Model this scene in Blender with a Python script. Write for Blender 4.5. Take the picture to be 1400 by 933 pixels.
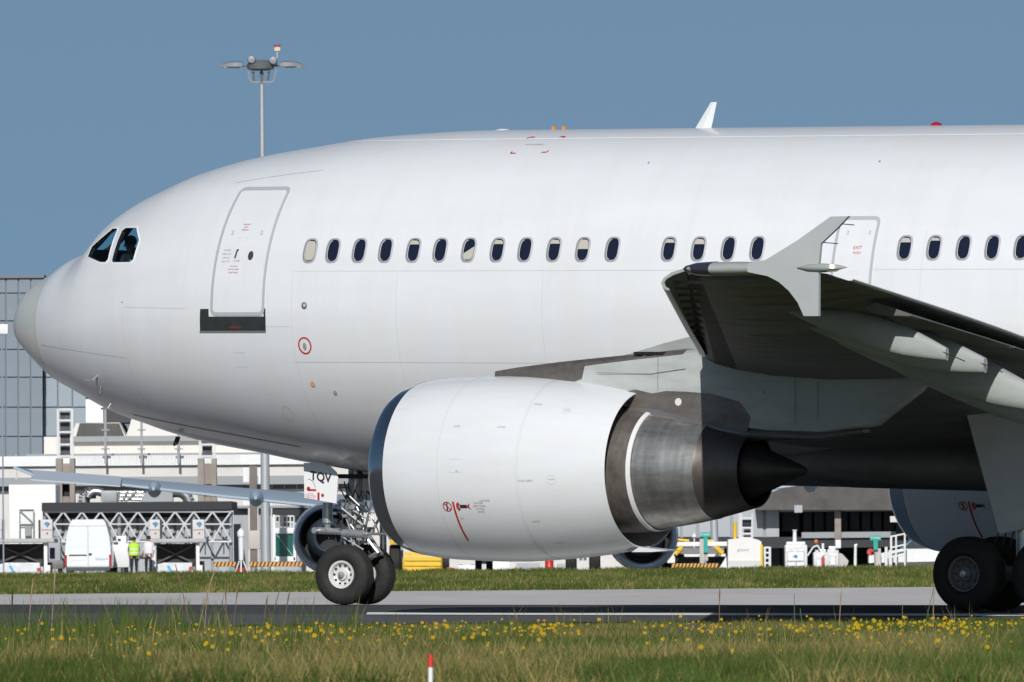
import bpy, bmesh, math, random
import numpy as np
from functools import lru_cache
from mathutils import Matrix, Vector
random.seed(7); rng = np.random.default_rng(7)
for o in list(bpy.data.objects): bpy.data.objects.remove(o)
SC = bpy.context.scene; COL = SC.collection
# ------------------------------------------------------------------ camera
F = 17700.0; VH = 299.73; EYE = 0.8
cam = bpy.data.objects.new('camera', bpy.data.cameras.new('camera')); COL.objects.link(cam)
cam.data.sensor_width = 36; cam.data.lens = F / 1400 * 36
cam.data.clip_start = 1; cam.data.clip_end = 30000
cam.matrix_world = Matrix.Translation((0, 0, EYE)) @ Matrix.Rotation(math.radians(90) + math.atan(VH / F), 4, 'X') @ Matrix.Rotation(math.radians(-0.45), 4, 'Z')
cam.data.dof.use_dof = True; cam.data.dof.focus_distance = 203; cam.data.dof.aperture_fstop = 18
SC.camera = cam
# ------------------------------------------------------------------ world and sun
SUN_EL = math.radians(28); SUN_AZ = math.radians(183.6)
w = bpy.data.worlds.new("World"); SC.world = w; w.use_nodes = True
nt = w.node_tree; nt.nodes.clear()
sky = nt.nodes.new('ShaderNodeTexSky'); sky.sky_type = 'NISHITA'; sky.sun_disc = False
sky.sun_elevation = SUN_EL; sky.sun_rotation = SUN_AZ; sky.altitude = 0; sky.air_density = 1.0; sky.dust_density = 0.6; sky.ozone_density = 0.95
tc = nt.nodes.new('ShaderNodeTexCoord'); mp = nt.nodes.new('ShaderNodeVectorMath'); mp.operation = 'MULTIPLY_ADD'
mp.inputs[1].default_value = (1, 1, .8); mp.inputs[2].default_value = (0, 0, .24)
bg = nt.nodes.new('ShaderNodeBackground'); bg.inputs[1].default_value = 0.064
wo = nt.nodes.new('ShaderNodeOutputWorld')
nt.links.new(tc.outputs['Generated'], mp.inputs[0]); nt.links.new(mp.outputs[0], sky.inputs[0])
tint = nt.nodes.new('ShaderNodeVectorMath'); tint.operation = 'MULTIPLY'; tint.inputs[1].default_value = (.935, 1.035, 1.03)
nt.links.new(sky.outputs[0], tint.inputs[0]); nt.links.new(tint.outputs[0], bg.inputs[0]); nt.links.new(bg.outputs[0], wo.inputs[0])
sun = bpy.data.objects.new('sun', bpy.data.lights.new('sun', 'SUN')); COL.objects.link(sun)
sun.data.energy = 3.95; sun.data.angle = math.radians(0.5); sun.data.color = (1, .985, .96)
sdir = Vector((math.sin(SUN_AZ) * math.cos(SUN_EL), math.cos(SUN_AZ) * math.cos(SUN_EL), math.sin(SUN_EL)))
sun.rotation_euler = sdir.to_track_quat('Z', 'Y').to_euler(); sun.location = (-20, -20, 60)
SC.view_settings.view_transform = 'Standard'; SC.view_settings.look = 'None'
SC.view_settings.exposure = 0; SC.view_settings.gamma = 1
SC.render.engine = 'CYCLES'

# ------------------------------------------------------------------ materials
MATS = {}
def mat(name, col, rough=.5, metal=0., var=0., scale=3., coat=0., bump=0., stretch=None, spec=.5, emit=None, dark=None, streak=None):
    if name in MATS: return MATS[name]
    m = bpy.data.materials.new(name); m.use_nodes = True; t = m.node_tree; b = t.nodes['Principled BSDF']
    c = tuple(col) + (1,)
    b.inputs['Base Color'].default_value = c; b.inputs['Roughness'].default_value = rough
    b.inputs['Metallic'].default_value = metal; b.inputs['Coat Weight'].default_value = coat; b.inputs['Coat Roughness'].default_value = .12
    b.inputs['Specular IOR Level'].default_value = spec
    if var or bump:
        tcn = t.nodes.new('ShaderNodeTexCoord'); mpn = t.nodes.new('ShaderNodeMapping')
        mpn.inputs['Scale'].default_value = stretch or (1, 1, 1)
        n = t.nodes.new('ShaderNodeTexNoise'); n.inputs['Scale'].default_value = scale; n.inputs['Detail'].default_value = 8; n.inputs['Roughness'].default_value = .62
        t.links.new(tcn.outputs['Object'], mpn.inputs[0]); t.links.new(mpn.outputs[0], n.inputs[0])
        if var:
            cr = t.nodes.new('ShaderNodeValToRGB'); cr.color_ramp.elements[0].position = .3; cr.color_ramp.elements[1].position = .7
            d = dark or tuple(x * (1 - var) for x in col)
            cr.color_ramp.elements[0].color = tuple(d) + (1,); cr.color_ramp.elements[1].color = tuple(min(1, x * (1 + var * .5)) for x in col) + (1,)
            t.links.new(n.outputs['Fac'], cr.inputs[0]); t.links.new(cr.outputs[0], b.inputs['Base Color'])
        if bump:
            bp_ = t.nodes.new('ShaderNodeBump'); bp_.inputs['Strength'].default_value = bump; bp_.inputs['Distance'].default_value = .02
            t.links.new(n.outputs['Fac'], bp_.inputs['Height']); t.links.new(bp_.outputs[0], b.inputs['Normal'])
    if streak:
        t2 = t.nodes.new('ShaderNodeTexCoord'); m2_ = t.nodes.new('ShaderNodeMapping'); m2_.inputs['Scale'].default_value = streak[0]; m2_.inputs['Location'].default_value = (3.1, 7.7, 1.3)
        n2 = t.nodes.new('ShaderNodeTexNoise'); n2.inputs['Scale'].default_value = 1; n2.inputs['Detail'].default_value = 9; n2.inputs['Roughness'].default_value = .7
        r2 = t.nodes.new('ShaderNodeValToRGB'); r2.color_ramp.elements[0].position = .34; r2.color_ramp.elements[1].position = .58; q = 1 - streak[1]
        r2.color_ramp.elements[0].color = (q, q * .985, q * .96, 1); r2.color_ramp.elements[1].color = (1, 1, 1, 1)
        mm = t.nodes.new('ShaderNodeMix'); mm.data_type = 'RGBA'; mm.blend_type = 'MULTIPLY'; mm.inputs[0].default_value = 1
        t.links.new(t2.outputs['Object'], m2_.inputs[0]); t.links.new(m2_.outputs[0], n2.inputs[0]); t.links.new(n2.outputs['Fac'], r2.inputs[0])
        src = b.inputs['Base Color'].links[0].from_socket if b.inputs['Base Color'].links else None
        if src: t.links.new(src, mm.inputs[6])
        else: mm.inputs[6].default_value = c
        t.links.new(r2.outputs[0], mm.inputs[7]); t.links.new(mm.outputs[2], b.inputs['Base Color'])
        mr = t.nodes.new('ShaderNodeMapRange'); mr.inputs[3].default_value = min(1, rough + .15); mr.inputs[4].default_value = rough; t.links.new(n2.outputs['Fac'], mr.inputs[0]); t.links.new(mr.outputs[0], b.inputs['Roughness'])
    if emit:
        b.inputs['Emission Color'].default_value = tuple(emit[:3]) + (1,); b.inputs['Emission Strength'].default_value = emit[3]
    MATS[name] = m; return m
def glassy(name, tint, refl=.08):
    m = bpy.data.materials.new(name); m.use_nodes = True; t = m.node_tree; t.nodes.clear()
    o = t.nodes.new('ShaderNodeOutputMaterial'); mx = t.nodes.new('ShaderNodeMixShader'); a = t.nodes.new('ShaderNodeBsdfTransparent'); g = t.nodes.new('ShaderNodeBsdfGlossy')
    a.inputs[0].default_value = tuple(tint) + (1,); g.inputs[1].default_value = .02; mx.inputs[0].default_value = refl
    t.links.new(a.outputs[0], mx.inputs[1]); t.links.new(g.outputs[0], mx.inputs[2]); t.links.new(mx.outputs[0], o.inputs[0]); MATS[name] = m; return m
white = mat('white_paint', (.71, .72, .73), .32, var=.05, scale=.6, coat=.35, stretch=(.25, 1, 1.6), streak=((.9, 5, 5), .03))
fusem = mat('fuselage_paint', (.70, .71, .725), .33, var=.045, scale=.8, coat=.4, stretch=(.3, 1, 2.2), bump=.05, streak=((3.2, .5, .45), .022))
radm = mat('radome_paint', (.60, .60, .555), .38, var=.05, scale=1.5, coat=.2)
seamm = mat('seam_grey', (.57, .58, .59), .6)
fgrey = mat('door_edge_grey', (.40, .42, .43), .5)
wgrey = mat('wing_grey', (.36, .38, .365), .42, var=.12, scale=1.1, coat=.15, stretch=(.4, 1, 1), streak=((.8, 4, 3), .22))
wshade = mat('wing_grey_shaded', (.185, .185, .183), .5, var=.25, scale=1.0, stretch=(.3, 1, 1), streak=((.5, 3.5, 1), .3))  # wing grey darkened to paint in the shade below the wing
pylg = mat('pylon_grey', (.46, .485, .47), .4, var=.08, scale=1.5, streak=((1.2, .5, 5), .18))
brownm = mat('titanium_brown', (.24, .21, .19), .42, metal=.6, var=.3, scale=2.5, streak=((2, 2, 6), .3))
steelm = mat('nozzle_steel', (.52, .50, .47), .33, metal=.9, var=.3, scale=2.2, stretch=(3.5, 1, .6), streak=((1.5, 7, 7), .38))
dksteel = mat('burnt_steel', (.13, .11, .10), .45, metal=.7, var=.3, scale=3)
liner = mat('core_cowl_brown', (.16, .14, .125), .5, metal=.3, var=.3, scale=3, streak=((6, 3, 3), .4))
lipm = mat('polished_lip', (.55, .57, .60), .17, metal=1, var=.06, scale=4)
black = mat('matt_black', (.012, .012, .013), .7)
darkin = mat('dark_interior', (.02, .021, .024), .8)
rubber = mat('tyre_rubber', (.021, .02, .019), .7, var=.3, scale=6, bump=.1, streak=((9, 3, 9), .35))
rimm = mat('wheel_white', (.62, .62, .60), .42, var=.12, scale=9)
rimd = mat('wheel_grey', (.14, .14, .14), .5, var=.2, scale=9)
strutm = mat('gear_metal', (.52, .53, .53), .32, metal=.65, var=.2, scale=8)
chrome = mat('oleo_chrome', (.7, .7, .7), .12, metal=1)
hose = mat('gear_hose', (.05, .05, .05), .5)
redm = mat('marking_red', (.45, .035, .03), .5)
blackm = mat('marking_black', (.03, .03, .035), .5)
greym = mat('marking_grey', (.28, .28, .29), .5)
panem = mat('cabin_pane', (.010, .014, .030), .06, spec=.6)
blindm = mat('blind_cream', (.46, .44, .38), .6)
litreveal = mat('lit_reveal_cream', (.55, .53, .50), .5)
winfr = mat('window_frame_grey', (.36, .36, .39), .4)
redlamp = mat('red_lamp', (.35, .01, .02), .2, coat=.5)
orangem = mat('antenna_orange', (.6, .22, .03), .5)
cockg = glassy('cockpit_glass', (.60, .80, .84), .05)

# ------------------------------------------------------------------ mesh builder
class MB:
    def __init__(s): s.v = []; s.f = []; s.m = []
    def add(s, vs, fs, mi=0):
        k = len(s.v); s.v += [tuple(v) for v in vs]; s.f += [tuple(i + k for i in f) for f in fs]; s.m += [mi] * len(fs); return s
    def box(s, x0, x1, y0, y1, z0, z1, mi=0):
        v = [(x, y, z) for z in (z0, z1) for y in (y0, y1) for x in (x0, x1)]
        return s.add(v, [(0, 2, 3, 1), (4, 5, 7, 6), (0, 1, 5, 4), (2, 6, 7, 3), (0, 4, 6, 2), (1, 3, 7, 5)], mi)
    def bbox(s, x0, x1, y0, y1, z0, z1, b=.02, mi=0):   # bevelled box
        bm = bmesh.new(); bmesh.ops.create_cube(bm, size=1)
        for q in bm.verts: q.co = ((x0 + x1) / 2 + q.co.x * (x1 - x0), (y0 + y1) / 2 + q.co.y * (y1 - y0), (z0 + z1) / 2 + q.co.z * (z1 - z0))
        bmesh.ops.bevel(bm, geom=bm.edges[:], offset=b, segments=2, profile=.6, affect='EDGES')
        bm.verts.index_update(); s.add([q.co for q in bm.verts], [[q.index for q in fc.verts] for fc in bm.faces], mi); bm.free(); return s
    def tube(s, a, b, r, r2=None, n=10, mi=0, cap=True):
        a = Vector(a); b = Vector(b); r2 = r if r2 is None else r2; d = (b - a)
        if d.length < 1e-6: return s
        q = d.to_track_quat('Z', 'Y'); vs = []
        for c, rr in ((a, r), (b, r2)):
            for i in range(n): vs.append(c + q @ Vector((math.cos(i * 2 * math.pi / n) * rr, math.sin(i * 2 * math.pi / n) * rr, 0)))
        fs = [(i, (i + 1) % n, n + (i + 1) % n, n + i) for i in range(n)]
        if cap: fs += [tuple(range(n - 1, -1, -1)), tuple(range(n, 2 * n))]
        return s.add(vs, fs, mi)
    def path(s, pts, r, n=8, mi=0):
        for a, b in zip(pts[:-1], pts[1:]): s.tube(a, b, r, n=n, mi=mi)
        return s
    def lathe(s, prof, c=(0, 0, 0), axis='X', n=48, mi=0, closed=False, a0=0, a1=2 * math.pi):
        full = abs(a1 - a0) > 6.28; k = n if full else n + 1; vs = []
        for (t, r) in prof:
            for i in range(k):
                a = a0 + (a1 - a0) * i / n; u = math.cos(a) * r; v = math.sin(a) * r
                if axis == 'X': vs.append((c[0] + t, c[1] + u, c[2] + v))
                elif axis == 'Y': vs.append((c[0] - u, c[1] + t, c[2] + v))
                else: vs.append((c[0] + u, c[1] + v, c[2] + t))
        fs = []; R_ = len(prof)
        for j in range(R_ if closed else R_ - 1):
            j2 = (j + 1) % R_
            for i in range(n):
                i2 = (i + 1) % k; fs.append((j * k + i, j * k + i2, j2 * k + i2, j2 * k + i))
        return s.add(vs, fs, mi)
    def prism(s, poly, y0, y1, axis='Y', mi=0):   # poly in (x,z) extruded along y ; axis X: poly (y,z); Z: poly (x,y)
        n = len(poly)
        def mk(a, b, t): return (a, t, b) if axis == 'Y' else ((t, a, b) if axis == 'X' else (a, b, t))
        vs = [mk(a, b, y0) for a, b in poly] + [mk(a, b, y1) for a, b in poly]
        return s.add(vs, [(i, (i + 1) % n, n + (i + 1) % n, n + i) for i in range(n)] + [tuple(range(n - 1, -1, -1)), tuple(range(n, 2 * n))], mi)
    def loft(s, secs, cap=True, mi=0, closed=True):
        n = len(secs[0]); vs = [v for sc in secs for v in sc]; fs = []
        for j in range(len(secs) - 1):
            for i in range(n if closed else n - 1):
                i2 = (i + 1) % n; fs.append((j * n + i, j * n + i2, (j + 1) * n + i2, (j + 1) * n + i))
        if cap: fs += [tuple(range(n - 1, -1, -1)), tuple(range((len(secs) - 1) * n, len(secs) * n))]
        return s.add(vs, fs, mi)
    def mesh(s, name, ms, smooth=None, fix=True):
        me = bpy.data.meshes.new(name); me.from_pydata(s.v, [], s.f)
        for m in (ms if isinstance(ms, (list, tuple)) else [ms]): me.materials.append(m)
        me.polygons.foreach_set('material_index', s.m)
        if fix:
            bm = bmesh.new(); bm.from_mesh(me); bmesh.ops.recalc_face_normals(bm, faces=bm.faces[:]); bm.to_mesh(me); bm.free()
        if smooth is not None:
            me.polygons.foreach_set('use_smooth', [True] * len(me.polygons)); me.set_sharp_from_angle(angle=math.radians(smooth))
        me.update(); return me
    def build(s, name, ms, parent=None, smooth=None, fix=True):
        return link(name, s.mesh(name, ms, smooth, fix), parent)
def link(name, me, parent=None):
    o = bpy.data.objects.new(name, me); COL.objects.link(o)
    if parent is not None: o.parent = parent
    return o
def tag(o, label=None, cat=None, group=None, kind=None):
    if label: o['label'] = label
    if cat: o['category'] = cat
    if group: o['group'] = group
    if kind: o['kind'] = kind
    return o
def empty(name, loc=(0, 0, 0), rz=0, label=None, cat=None, group=None):
    o = bpy.data.objects.new(name, None); o.empty_display_size = .2; COL.objects.link(o); o.location = loc; o.rotation_euler = (0, 0, rz)
    return tag(o, label, cat, group)
def copy_tree(o, parent=None):
    c = o.copy(); COL.objects.link(c)
    if parent is not None: c.parent = parent
    for ch in [x for x in bpy.data.objects if x.parent == o]: copy_tree(ch, c)
    return c
CR, SR = math.cos(math.radians(.45)), math.sin(math.radians(.45))
def at(x, y, Y):      # a point of the place at distance Y, from its bearing
    dx = x - 700; dy = y - 466.5; u = dx * CR - dy * SR; v = dx * SR + dy * CR
    return (u * Y / F, EYE + (VH - v) * Y / F)
def textmesh(txt, size, bold=0):
    cu = bpy.data.curves.new('t', 'FONT'); cu.body = txt; cu.size = size; cu.align_x = 'CENTER'; cu.align_y = 'CENTER'; cu.resolution_u = 3; cu.offset = bold
    o = bpy.data.objects.new('t', cu); COL.objects.link(o); dg = bpy.context.evaluated_depsgraph_get()
    me = bpy.data.meshes.new_from_object(o.evaluated_get(dg)); v = [tuple(q.co)[:2] for q in me.vertices]; f = [tuple(p.vertices) for p in me.polygons]
    bpy.data.objects.remove(o); bpy.data.curves.remove(cu); bpy.data.meshes.remove(me); return v, f

# ------------------------------------------------------------------ ground
def crest(X): return 210.1 - .55 * np.clip(X, -40, 40)
def lerp(x, a, b, u, v): return u + (v - u) * np.clip((x - a) / (b - a), 0, 1)
def gz(X, Y):
    X = np.asarray(X, float); Y = np.asarray(Y, float); Yc = crest(X); zc = .085 + .012 * (Yc - 211)
    near = np.where(Y < 193, -.131 - .02 * np.clip((193 - Y) / 10, 0, 1), .085 + .012 * (Y - 211))
    d = Y - Yc
    z14 = zc - .006 * 14
    far = np.where(d < 14, zc - .006 * d, 0)
    t = np.clip((d - 14) / np.maximum(248 - (Yc + 14), 1), 0, 1)
    far = np.where(d >= 14, z14 + (-.058 - z14) * t, far)
    far = np.where(Y > 248, lerp(Y, 248, 300, -.058, .10), far)
    far = np.where(Y > 300, lerp(Y, 300, 435, .10, .33), far)
    far = np.where(Y > 450, lerp(Y, 450, 470, .33, .27), far)
    return np.where(d < 0, near, far)
def sheet(name, Xs, Yf, m, dz=0, label=None, kind='structure', parent=None, thick=None):
    # Yf(X, j) gives the j-th row; rows follow the crest where wanted
    rows = len(Yf(0.0)); v = []; 
    for X in Xs:
        for Yv in Yf(X): v.append((X, Yv, float(gz(X, Yv)) + dz))
    n = rows; f = [(i * n + j, (i + 1) * n + j, (i + 1) * n + j + 1, i * n + j + 1) for i in range(len(Xs) - 1) for j in range(rows - 1)]
    b = MB(); b.v = v; b.f = f; b.m = [0] * len(f); o = b.build(name, m, parent, smooth=180, fix=False); tag(o, label, kind=kind); return o
soil = mat('dry_soil_grass', (.075, .085, .03), .95, var=.35, scale=.9)
asph = mat('taxiway_asphalt', (.045, .045, .05), .85, var=.45, scale=5, bump=.3, stretch=(.5, .8, 1), streak=((.1, 1.8, 1), .3))
asph2 = mat('shoulder_asphalt', (.085, .085, .09), .9, var=.5, scale=5, bump=.4, stretch=(.35, 1, 1), streak=((.15, 2.5, 1), .35))
conc = mat('concrete_taxiway', (.60, .56, .53), .85, var=.10, scale=.5, stretch=(1, .12, 1), streak=((.25, .05, 1), .10))
apronm = mat('apron_concrete', (.26, .26, .25), .85, var=.2, scale=.4)
linem = mat('line_paint', (.82, .83, .80), .6, var=.1, scale=2)
XG = [-4000, -1500, -500, -200, -100, -60, -40] + list(range(-36, 40, 2)) + [40, 60, 100, 200, 500, 1500, 4000]
def yrows(X):
    c = float(crest(X)); return [-300, -50, 0, 40, 80, 120, 150, 170, 183, 190, 193] + list(np.linspace(193.5, c, 6)) + [c + 4, c + 9, c + 14] + list(np.linspace(c + 16, 248, 5)) + [260, 275, 290, 300] + [320, 350, 380, 410, 435, 450, 470, 520, 700, 1200, 3000, 9000]
sheet('ground', XG, yrows, soil, -.03)
XN = [-400, -200, -100, -60, -40] + list(range(-38, 42, 2)) + [60, 100, 200, 400]
WL = lambda X: 201.3 - .6247 * max(-40, min(40, X))
sheet('taxiway_shoulder', XN, lambda X: [193, 194.5] + list(np.linspace(195, min(WL(X), float(crest(X)) - .5) if abs(X) < 14 else float(crest(X)) - .6, 3)) , asph2, 0)
sheet('taxiway', XN, lambda X: list(np.linspace((WL(X) if -14 < X < 10.5 else float(crest(X)) - .6) - .2 if X > -14 else WL(-14) , float(crest(X)), 5)), asph, .004)
sheet('concrete_taxiway', XN, lambda X: [float(crest(X)) + .02, float(crest(X)) + 5, float(crest(X)) + 14] + list(np.linspace(float(crest(X)) + 20, 248, 4)) + [270, 285, 300], conc, .004)
sheet('edge_line', list(np.linspace(-2.3, 10, 9)), lambda X: [WL(X) - 1.5, WL(X) + .5], linem, .009)
sheet('apron', [-1500, -400, -100, 0, 100, 400, 1500], lambda X: [455, 470, 520, 700, 1200], apronm, .004)

# ------------------------------------------------------------------ aircraft frame
A = math.radians(31.9745); TH = math.radians(.8778)
plane = empty('airliner', label='large white twin engine airliner with plain white fuselage taxiing on the asphalt taxiway', cat='airliner')
plane.matrix_world = Matrix.Translation((-8.2694, 214.7036, 0)) @ Matrix.Rotation(-A, 4, 'Z') @ Matrix.Translation((20, 0, 0)) @ Matrix.Rotation(TH, 4, 'Y') @ Matrix.Translation((-20, 0, 0))
def pch(xk, yk, x):
    xk = np.asarray(xk, float); yk = np.asarray(yk, float); x = np.atleast_1d(np.asarray(x, float)); h = np.diff(xk); d = np.diff(yk) / h; m = np.zeros(len(xk)); m[0] = d[0]; m[-1] = d[-1]
    for i in range(1, len(xk) - 1): m[i] = 0 if d[i - 1] * d[i] <= 0 else 2 * d[i - 1] * d[i] / (d[i - 1] + d[i])
    i = np.clip(np.searchsorted(xk, x) - 1, 0, len(xk) - 2); t = (x - xk[i]) / h[i]
    return (2 * t**3 - 3 * t**2 + 1) * yk[i] + (t**3 - 2 * t * t + t) * h[i] * m[i] + (-2 * t**3 + 3 * t * t) * yk[i + 1] + (t**3 - t * t) * h[i] * m[i + 1]
KS = [.05, .08, .12, .3, .6, 1, 1.4, 1.8, 2.1, 2.4, 2.8, 3.3, 4, 5, 6, 7.5, 9.5, 30, 36, 42, 46.6]
KT = [4.45, 4.60, 4.694, 5.01, 5.193, 5.381, 5.592, 5.725, 5.968, 6.286, 6.527, 6.735, 6.986, 7.216, 7.362, 7.534, 7.608, 7.608, 7.58, 7.3, 6.5]
KB = [4.45, 4.27, 4.182, 4.024, 3.797, 3.51, 3.333, 3.157, 3.025, 2.918, 2.809, 2.664, 2.51, 2.35, 2.184, 2.006, 1.907, 1.907, 2.9, 4.6, 6.2]
KW = ([.05, .08, .15, .25, .4, .55, .8, 1, 1.5, 2, 2.5, 3, 3.5, 4, 5, 6, 7, 8, 9, 30, 36, 42, 46.6], [0, .17, .32, .46, .62, .75, .95, 1.1, 1.43, 1.71, 1.94, 2.12, 2.28, 2.41, 2.6, 2.71, 2.78, 2.815, 2.82, 2.82, 2.4, 1.3, .15])
KC = ([0, .5, 1, 2, 3, 5, 7, 9, 30, 46.6], [4.45, 4.46, 4.48, 4.53, 4.58, 4.67, 4.73, 4.76, 4.76, 6.35])
@lru_cache(maxsize=None)
def prof(s): return float(pch(KS, KT, s)[0]), float(pch(KS, KB, s)[0]), float(pch(*KW, s)[0]), float(pch(*KC, s)[0])
def ring(s, n=96, k=0.0):
    T, B, W, Cc = prof(s); T -= k; B += k; W -= k; out = []
    for i in range(n):
        a = 2 * math.pi * i / n; sn = math.sin(a)
        out.append((s, W * math.cos(a), Cc + (T - Cc if sn > 0 else Cc - B) * sn))
    return out
def surf(s, z, off=0., side=-1):     # point on the skin at station s and height z; side -1 is port
    T, B, W, Cc = prof(s); h = (T - Cc) if z > Cc else (Cc - B); t = max(-1, min(1, (z - Cc) / h)); y = W * math.sqrt(max(0, 1 - t * t))
    if off:
        ds = .02; T2, B2, W2, C2 = prof(s + ds); h2 = (T2 - C2) if z > C2 else (C2 - B2); t2 = max(-1, min(1, (z - C2) / h2)); y2 = W2 * math.sqrt(max(0, 1 - t2 * t2))
        n = Vector((-(y2 - y) / ds, y / W**2 * W, (z - Cc) / h**2 * W)); n = Vector((n.x * y / W, n.y, n.z)).normalized()
        return (s + n.x * off, side * (y + n.y * off), z + n.z * off)
    return (s, side * y, z)
def skin(name, stations, m, parent, n=96, k=0, cap=(False, False), smooth=60):
    b = MB(); secs = [ring(s, n, k) for s in stations]; b.loft(secs, cap=False)
    nn = len(secs)
    if cap[0]: b.f.append(tuple(range(n - 1, -1, -1))); b.m.append(0)
    if cap[1]: b.f.append(tuple(range((nn - 1) * n, nn * n))); b.m.append(0)
    return b.build(name, m, parent, smooth=smooth)
# radome
st = [.0501, .055, .065, .08, .1, .13, .17, .22, .3, .4, .5, .6, .75, .9, 1.05, 1.195]
radome = skin('radome', st, radm, plane)
fus = skin('fuselage', list(np.linspace(5.0, 9.5, 28)) + list(np.linspace(10, 30, 41)) + list(np.linspace(31, 46.6, 32)), fusem, plane, cap=(False, True), smooth=50)
# nose section with real cockpit openings
b = MB(); secs = [ring(s, 128) for s in np.linspace(1.2, 5.0, 77)]; b.loft(secs, cap=True); nose = b.build('nose_section', [fusem, darkin], plane, smooth=50)
def boolcut(obj, cutter, op='DIFFERENCE'):
    md = obj.modifiers.new('b', 'BOOLEAN'); md.operation = op; md.object = cutter; md.solver = 'EXACT'
    md.material_mode = 'TRANSFER' if hasattr(md, 'material_mode') else md.material_mode
    dg = bpy.context.evaluated_depsgraph_get(); me = bpy.data.meshes.new_from_object(obj.evaluated_get(dg)); obj.modifiers.clear(); obj.data = me
    bpy.data.objects.remove(cutter)
cav = MB(); cs = []
for s in np.linspace(1.75, 4.6, 16):
    r = ring(s, 48, .10); cs.append([(x, y, max(z, 4.55)) for x, y, z in r])
cav.loft(cs); c0 = cav.build('cut', [darkin], plane); bpy.context.view_layer.update(); boolcut(nose, c0)
CW1 = [(2.47, 5.56), (2.44, 5.72), (2.70, 5.925), (2.823, 6.02), (3.00, 6.02), (3.035, 5.975), (3.11, 5.50), (3.06, 5.455), (2.92, 5.455)]
CW2 = [(3.205, 5.492), (3.165, 5.985), (3.23, 6.028), (3.56, 6.025), (3.77, 5.815), (3.765, 5.49), (3.72, 5.45), (3.25, 5.45)]
for cw in (CW1, CW2):
    for sd in (-1, 1):
        pm = MB().prism(cw, sd * 1.2, sd * 3.0).build('cut', [darkin], plane); bpy.context.view_layer.update(); boolcut(nose, pm)
for sd in (-1, 1):
    pm = MB().prism([(sd * .06, 5.70), (sd * .66, 5.69), (sd * .55, 6.05), (sd * .06, 6.07)], 1.4, 2.75, axis='X').build('cut', [darkin], plane); bpy.context.view_layer.update(); boolcut(nose, pm)
# materials + analytic normals for the outer skin
me = nose.data; ns = []
names = [m.name for m in me.materials]; di = names.index('dark_interior') if 'dark_interior' in names else 0; fi = names.index('fuselage_paint')
def onskin(c):
    T, B, W, Cc = prof(c[0]); h = (T - Cc) if c[2] > Cc else (Cc - B); return abs(math.hypot(c[1] / W, (c[2] - Cc) / h) - 1) < .006
vs = [tuple(v.co) for v in me.vertices]; os_ = [1.2 <= v[0] <= 5.0 and onskin(v) for v in vs]
def nrm(c):
    s, y, z = c; T, B, W, Cc = prof(s); h = (T - Cc) if z > Cc else (Cc - B); T2, B2, W2, C2 = prof(s + .01); h2 = (T2 - C2) if z > C2 else (C2 - B2)
    g0 = (y / W)**2 + ((z - Cc) / h)**2; g1 = (y / W2)**2 + ((z - C2) / h2)**2
    return Vector(((g1 - g0) / .01, 2 * y / W**2, 2 * (z - Cc) / h**2)).normalized()
vn = [nrm(v) if k else None for v, k in zip(vs, os_)]
for p in me.polygons:
    skinp = all(os_[i] for i in p.vertices) and p.normal.dot(nrm(tuple(p.center))) > .8
    p.material_index = fi if skinp else di; p.use_smooth = True
    for i in p.vertices: ns.append(tuple(vn[i]) if skinp else tuple(p.normal))
me.normals_split_custom_set(ns)
# panes, frames of the cockpit windows
def expand(poly, d):
    cx = sum(a for a, _ in poly) / len(poly); cz = sum(b_ for _, b_ in poly) / len(poly)
    return [(cx + (a - cx) * (1 + d / max(.05, math.hypot(a - cx, b_ - cz))), cz + (b_ - cz) * (1 + d / max(.05, math.hypot(a - cx, b_ - cz)))) for a, b_ in poly]
def subdiv(poly, n=6):
    o = []
    for (a, b_), (c, d) in zip(poly, poly[1:] + poly[:1]):
        for k in range(n): o.append((a + (c - a) * k / n, b_ + (d - b_) * k / n))
    return o
def ringband(outer, inner, o1=.004, o2=.006, side=-1, mb=None, mi=0):
    mb = mb or MB(); n = len(outer)
    mb.add([surf(a, c, -.004, side) for a, c in outer] + [surf(a, c, o1, side) for a, c in outer] + [surf(a, c, o2, side) for a, c in inner] + [surf(a, c, -.004, side) for a, c in inner],
           [(j * n + i, j * n + (i + 1) % n, (j + 1) * n + (i + 1) % n, (j + 1) * n + i) for j in range(3) for i in range(n)], mi); return mb
def patch(poly, off=.004, side=-1, mb=None, mi=0, n=6):   # curved sheet lying on the skin, fan from centroid with inner rings
    mb = mb or MB(); P_ = subdiv(poly, n); cx = sum(a for a, _ in P_) / len(P_); cz = sum(b_ for _, b_ in P_) / len(P_); k = len(P_); vs = []
    fr = (1, .75, .5, .25)
    for q in fr: vs += [surf(cx + (a - cx) * q, cz + (c - cz) * q, off, side) for a, c in P_]
    vs.append(surf(cx, cz, off, side)); fs = [(j * k + i, j * k + (i + 1) % k, (j + 1) * k + (i + 1) % k, (j + 1) * k + i) for j in range(len(fr) - 1) for i in range(k)] + [((len(fr) - 1) * k + i, (len(fr) - 1) * k + (i + 1) % k, len(fr) * k) for i in range(k)]
    mb.add(vs, fs, mi); return mb
whitefr = mat('cockpit_frame_white', (.8, .8, .79), .3)
for cw in (CW1, CW2):
    for sd in (-1, 1):
        wn = ringband(subdiv(expand(cw, .028), 5), subdiv(expand(cw, -.006), 5), .002, .006, sd).build('cockpit_window', whitefr, plane, smooth=40)
        patch(expand(cw, .004), -.02, sd).build('pane', cockg, wn, smooth=60)
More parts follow.
